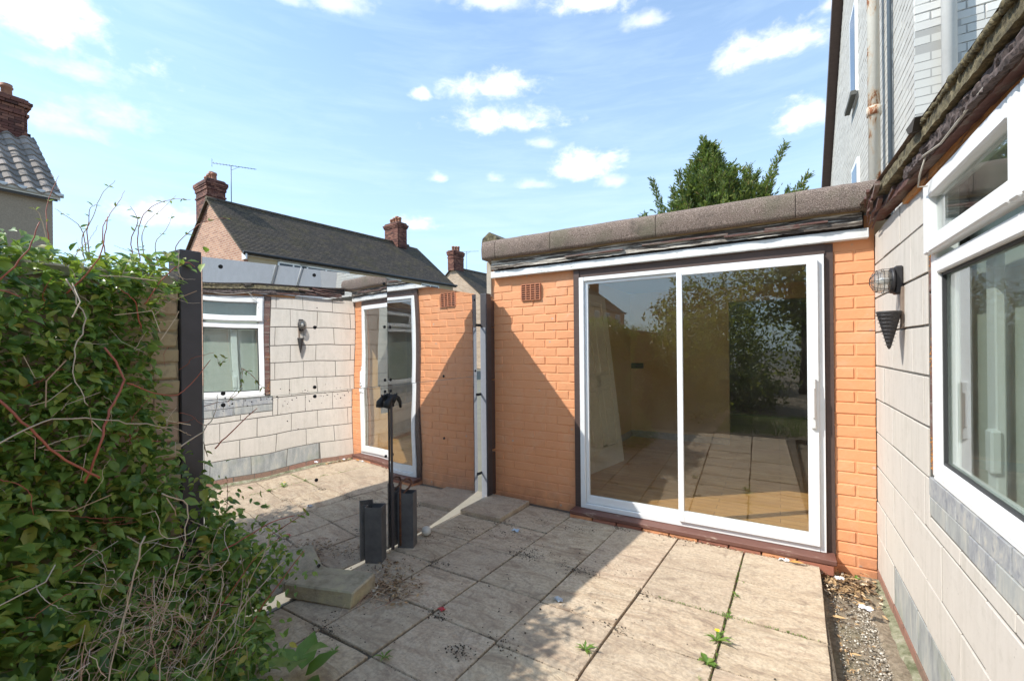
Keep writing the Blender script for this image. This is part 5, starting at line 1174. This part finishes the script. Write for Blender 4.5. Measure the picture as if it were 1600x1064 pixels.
# tangle of dry twigs
m = MB()
for _ in range(210):
    c = Vector((rng.normal(-1.86, .07), rng.normal(.66, .12), abs(rng.normal(.44, .13)))); p = c.copy(); d = Vector(rng.normal(0, 1, 3)).normalized(); pts = [p-CO]
    for _k in range(rng.integers(6, 13)):
        d = (d+Vector(rng.normal(0, .42, 3))+Vector((0, 0, -.05))).normalized(); p = p+d*.021; pts.append(p-CO)
    m.tube(pts, rng.choice([.0007, .0009, .0013]), 3, False)
for _ in range(40):
    c = Vector((rng.uniform(-2.05, -1.75), rng.uniform(.45, 1.05), rng.uniform(.25, .6))); e_ = c+Vector((rng.normal(.05, .08), rng.normal(-.1, .12), -rng.uniform(.15, .45))); m.tube([c-CO, (c+e_)/2-CO+Vector(rng.normal(0, .02, 3)), e_-CO], .0016, 3, False)
for _ in range(90):
    c = Vector((rng.uniform(-2.4, -1.95), rng.uniform(-.2, .82), rng.uniform(.3, 1.75))); d = Vector(rng.normal(0, 1, 3)); d.x *= .4; d = d.normalized()*rng.uniform(.06, .2); m.tube([c-CO, c+d*.5+Vector(rng.normal(0, .02, 3))-CO, c+d-CO], rng.choice([.001, .0016, .0022]), 3, False)
tag(m.build('twig_tangle', TWIG, cl, fix=False), kind='stuff')
# broad dock leaves at the patio edge
dk = tag(empty('dock_plant', (-1.72, 1.12, 0)), 'broad-leaved dock growing at the foot of the climber', 'plant')
for k in range(7):
    a = k*1.1; d = Vector((math.cos(a), math.sin(a), .9)).normalized(); leaves('leaf', [(0.02*math.cos(a), .02*math.sin(a), .02+.02*k)], [tuple(d)], [(-d.x*.4, -d.y*.4, 1)], [.12+.02*(k % 3)], WEED, dk, curl=.35, wid=.36, kind=None, fold=.05)

# ------------------------------------------------------------ conifer behind the roof
cf = tag(empty('cypress_tree', (-1.15, 9.2, 0)), 'feathery green cypress rising behind the flat roof edge', 'tree')
MB().tube([(0, 0, 0), (.05, 0, 2), (.0, 0, 4.2)], .16, 10, True, .03).build('trunk', BARK, cf)
sp, sa, sn, ss = [], [], [], []; m = MB()
plumes = [((-.03, 0), 5.38, 2.0)]+[((rng.uniform(-.25, .25), rng.uniform(-.3, .3)), rng.uniform(3.9, 4.7), rng.uniform(1.2, 1.9)) for _ in range(6)]
def plume(base, tip, wdt):
    base, tip = Vector(base), Vector(tip); L_ = (tip-base).length; d = (tip-base).normalized(); m.tube([base, (base+tip)/2+Vector((0, 0, -.03)), tip], .018, 4, False, .004)
    n_ = int(L_*210)
    for i in range(n_):
        t = (i/n_)**.85; c = base.lerp(tip, t)+Vector((0, 0, -.12*math.sin(t*math.pi)*.3)); side = Vector(rng.normal(0, 1, 3)); side = (side-d*side.dot(d)).normalized(); r = wdt*(1-t)**.9*rng.uniform(.15, 1.15)+.008
        q = c+side*r*.65-d*r*.1; sp.append(q); sa.append(d*1.1+side*.75+Vector(rng.normal(0, .18, 3))); sn.append(side.cross(d)+Vector(rng.normal(0, .6, 3))); ss.append(rng.uniform(.05, .12)*(1-.3*t))
plume((0, 0, 3.0), (-.06, 0, 5.42), .36); plume((.1, 0, 2.8), (.27, .1, 4.9), .34); plume((-.2, 0, 2.8), (-.28, .1, 4.95), .32); plume((-.3, -.1, 2.8), (-.62, 0, 4.55), .32); plume((-.4, 0, 2.6), (-1.02, 0, 4.8), .20); plume((-.5, 0, 2.6), (-1.22, .1, 4.1), .18); plume((-.7, 0, 2.4), (-1.60, 0, 3.95), .13)
plume((.3, 0, 2.8), (.85, 0, 4.55), .28); plume((.3, 0, 2.8), (1.28, .1, 5.0), .24); plume((.4, 0, 2.8), (1.62, 0, 4.35), .20); plume((.5, 0, 2.7), (1.72, .1, 3.95), .2); plume((0, -.3, 2.6), (.35, -.5, 4.3), .4); plume((0, -.3, 2.6), (-.3, -.5, 4.2), .4); plume((0, -.3, 2.6), (-.75, -.45, 3.9), .36); plume((.2, -.3, 2.6), (.9, -.4, 3.9), .34); plume((0, -.2, 2.6), (.02, -.4, 4.6), .36)
for _ in range(70):
    a_ = rng.uniform(-1.15, 1.6); tz = 4.95-(.78 if a_ < 0 else .55)*abs(a_)**1.1+rng.uniform(-.75, .05); plume((a_*.72, rng.uniform(-.3, .1), tz-rng.uniform(.8, 1.3)), (a_, rng.uniform(-.6, .4), tz), .19)
for _ in range(3600):
    h = rng.random()**.7; ang = rng.uniform(0, 6.283); zz = 5.25-h*1.95; lobes = 1+.30*math.sin(ang*5+zz*7)+.24*math.sin(ang*3-zz*13); rad = (.05+1.16*h**1.15)*lobes*rng.uniform(.3, 1.08); ox = .10*h
    o_ = Vector((math.cos(ang), math.sin(ang)*.7, 0)); sp.append(Vector((ox, 0, zz))+o_*rad*(1.15 if math.cos(ang) > 0 else 1.0)); sa.append(o_*.9+Vector((0, 0, .75))+Vector(rng.normal(0, .3, 3))); sn.append(Vector(rng.normal(0, 1, 3))); ss.append(rng.uniform(.07, .14))
sp2 = np.array([tuple(p) for p in sp]); n_ = len(sp2); sa2 = np.array([tuple(p) for p in sa]); sn2 = np.array([tuple(p) for p in sn])
# each spray is a spine with several narrow scale fingers
PP, AA, NN, SS = [sp2], [sa2], [sn2], [np.array(ss)]
for f_ in range(4):
    off = rng.normal(0, .45, (n_, 3)); PP.append(sp2+sa2*rng.uniform(.0, .06, (n_, 1))); AA.append(sa2+off); NN.append(sn2); SS.append(np.array(ss)*rng.uniform(.4, .8, n_))
leaves('crown', np.concatenate(PP), np.concatenate(AA), np.concatenate(NN), np.concatenate(SS), CONIFER, cf, curl=.05, wid=.17)
m.build('branch', BARK, cf)

# ------------------------------------------------------------ garden behind the camera (seen in the door glass)
def bush(name, label, cat, loc, rx, ry, rz, n, s, trunk=0, grp=None):
    o = tag(empty(name, loc), label, cat, grp); v = rng.normal(0, 1, (n, 3)); v /= np.linalg.norm(v, axis=1)[:, None]; r = rng.beta(5, 1.4, n)[:, None]
    lump = 1+.22*np.sin(v[:, :1]*7+loc[0])+.18*np.sin(v[:, 1:2]*9+loc[1])+.15*np.sin(v[:, 2:]*8); P = v*r*lump*np.array([rx, ry, rz])+np.array([0, 0, trunk+rz*.8])
    leaves('crown', P, v*.3+rng.normal(0, .6, (n, 3)), v+np.array([0, 0, .6])+rng.normal(0, .4, (n, 3)), rng.uniform(.7, 1.3, n)*s, TREELEAF, o)
    if trunk: MB().tube([(0, 0, 0), (.05, .03, trunk*.6), (0, 0, trunk+rz)], .12, 8, True, .04).build('trunk', BARK, o)
    return o
bush('garden_tree', 'broad dark garden tree mirrored in the right door pane', 'tree', (.6, -8.5, 0), 1.7, 1.7, 1.6, 5200, .14, 2.0)
bush('garden_tree', 'tall leafy tree mirrored at the right edge of the door', 'tree', (3.1, -7.0, 0), 1.9, 1.9, 2.2, 5200, .14, 1.6)
bush('garden_shrub', 'low shrub mirrored low in the right door pane', 'shrub', (-.6, -4.3, 0), .8, .9, .55, 2400, .09)
bush('garden_shrub', 'rounded shrub beside the wall mirrored in the door', 'shrub', (-1.9, -5.6, 0), .8, 1.2, 1.25, 3000, .09)
bush('garden_tree', 'bushy tree over the garden wall mirrored in the left pane', 'tree', (-2.6, -11, 0), 1.8, 1.8, 1.6, 4200, .15, 1.2)
bush('garden_shrub', 'dark hedge shrub at the end of the garden', 'shrub', (1.9, -13.5, 0), 3.2, 1.4, 2.0, 4500, .16)
ff = tag(empty('board_fence', (2.9, -6, 0)), 'weathered board fence along the garden mirrored in the door', 'fence')
for k in range(60): MB().cbox((-.01, -6+k*.155, -.05), (.012, -5.855+k*.155, 1.75+.01*math.sin(k)), .002).build('board', TIMB, ff)
for z_ in (.4, 1.4): MB().box((.012, -6, z_), (.05, 3.3, z_+.08)).build('rail', TIMB, ff)

bush('garden_shrub', 'overgrown yellow-green shrub mirrored in the left door pane', 'shrub', (-1.65, -2.7, 0), .85, 1.1, 1.15, 5200, .075)
bush('garden_shrub', 'tall leafy shrub mirrored beside the door mullion', 'shrub', (-1.1, -5.4, 0), 1.0, 1.1, 1.5, 4200, .09)
m = MB()
for _ in range(9000):
    x, y = rng.uniform(-.9, 2.4), rng.uniform(-3.4, -1.1); a = rng.uniform(0, 6.28); h = rng.uniform(.02, .06); w = .004
    m.add([(x-w*math.cos(a), y-w*math.sin(a), -.025), (x+w*math.cos(a), y+w*math.sin(a), -.025), (x+rng.normal(0, .015), y+rng.normal(0, .015), h)], [(0, 1, 2)])
tag(m.build('lawn', WEED, fix=False), 'short green grass beyond the patio, mirrored in the right door pane', 'grass', kind='stuff')

GROUPS = {'weed': 'weeds growing in the patio joints', 'wrapper': 'scraps of wrapper lying about the patio', 'dead_leaf': 'large dead leaves on the ground', 'terraced_house': 'terraced houses mirrored in the door',
          'garden_shrub': 'shrubs in the garden mirrored in the door', 'garden_tree': 'trees in the garden mirrored in the door'}
for o in bpy.data.objects:
    k = o.name.split('.')[0]
    if o.parent is None and k in GROUPS and 'group' not in o: o['group'] = GROUPS[k]
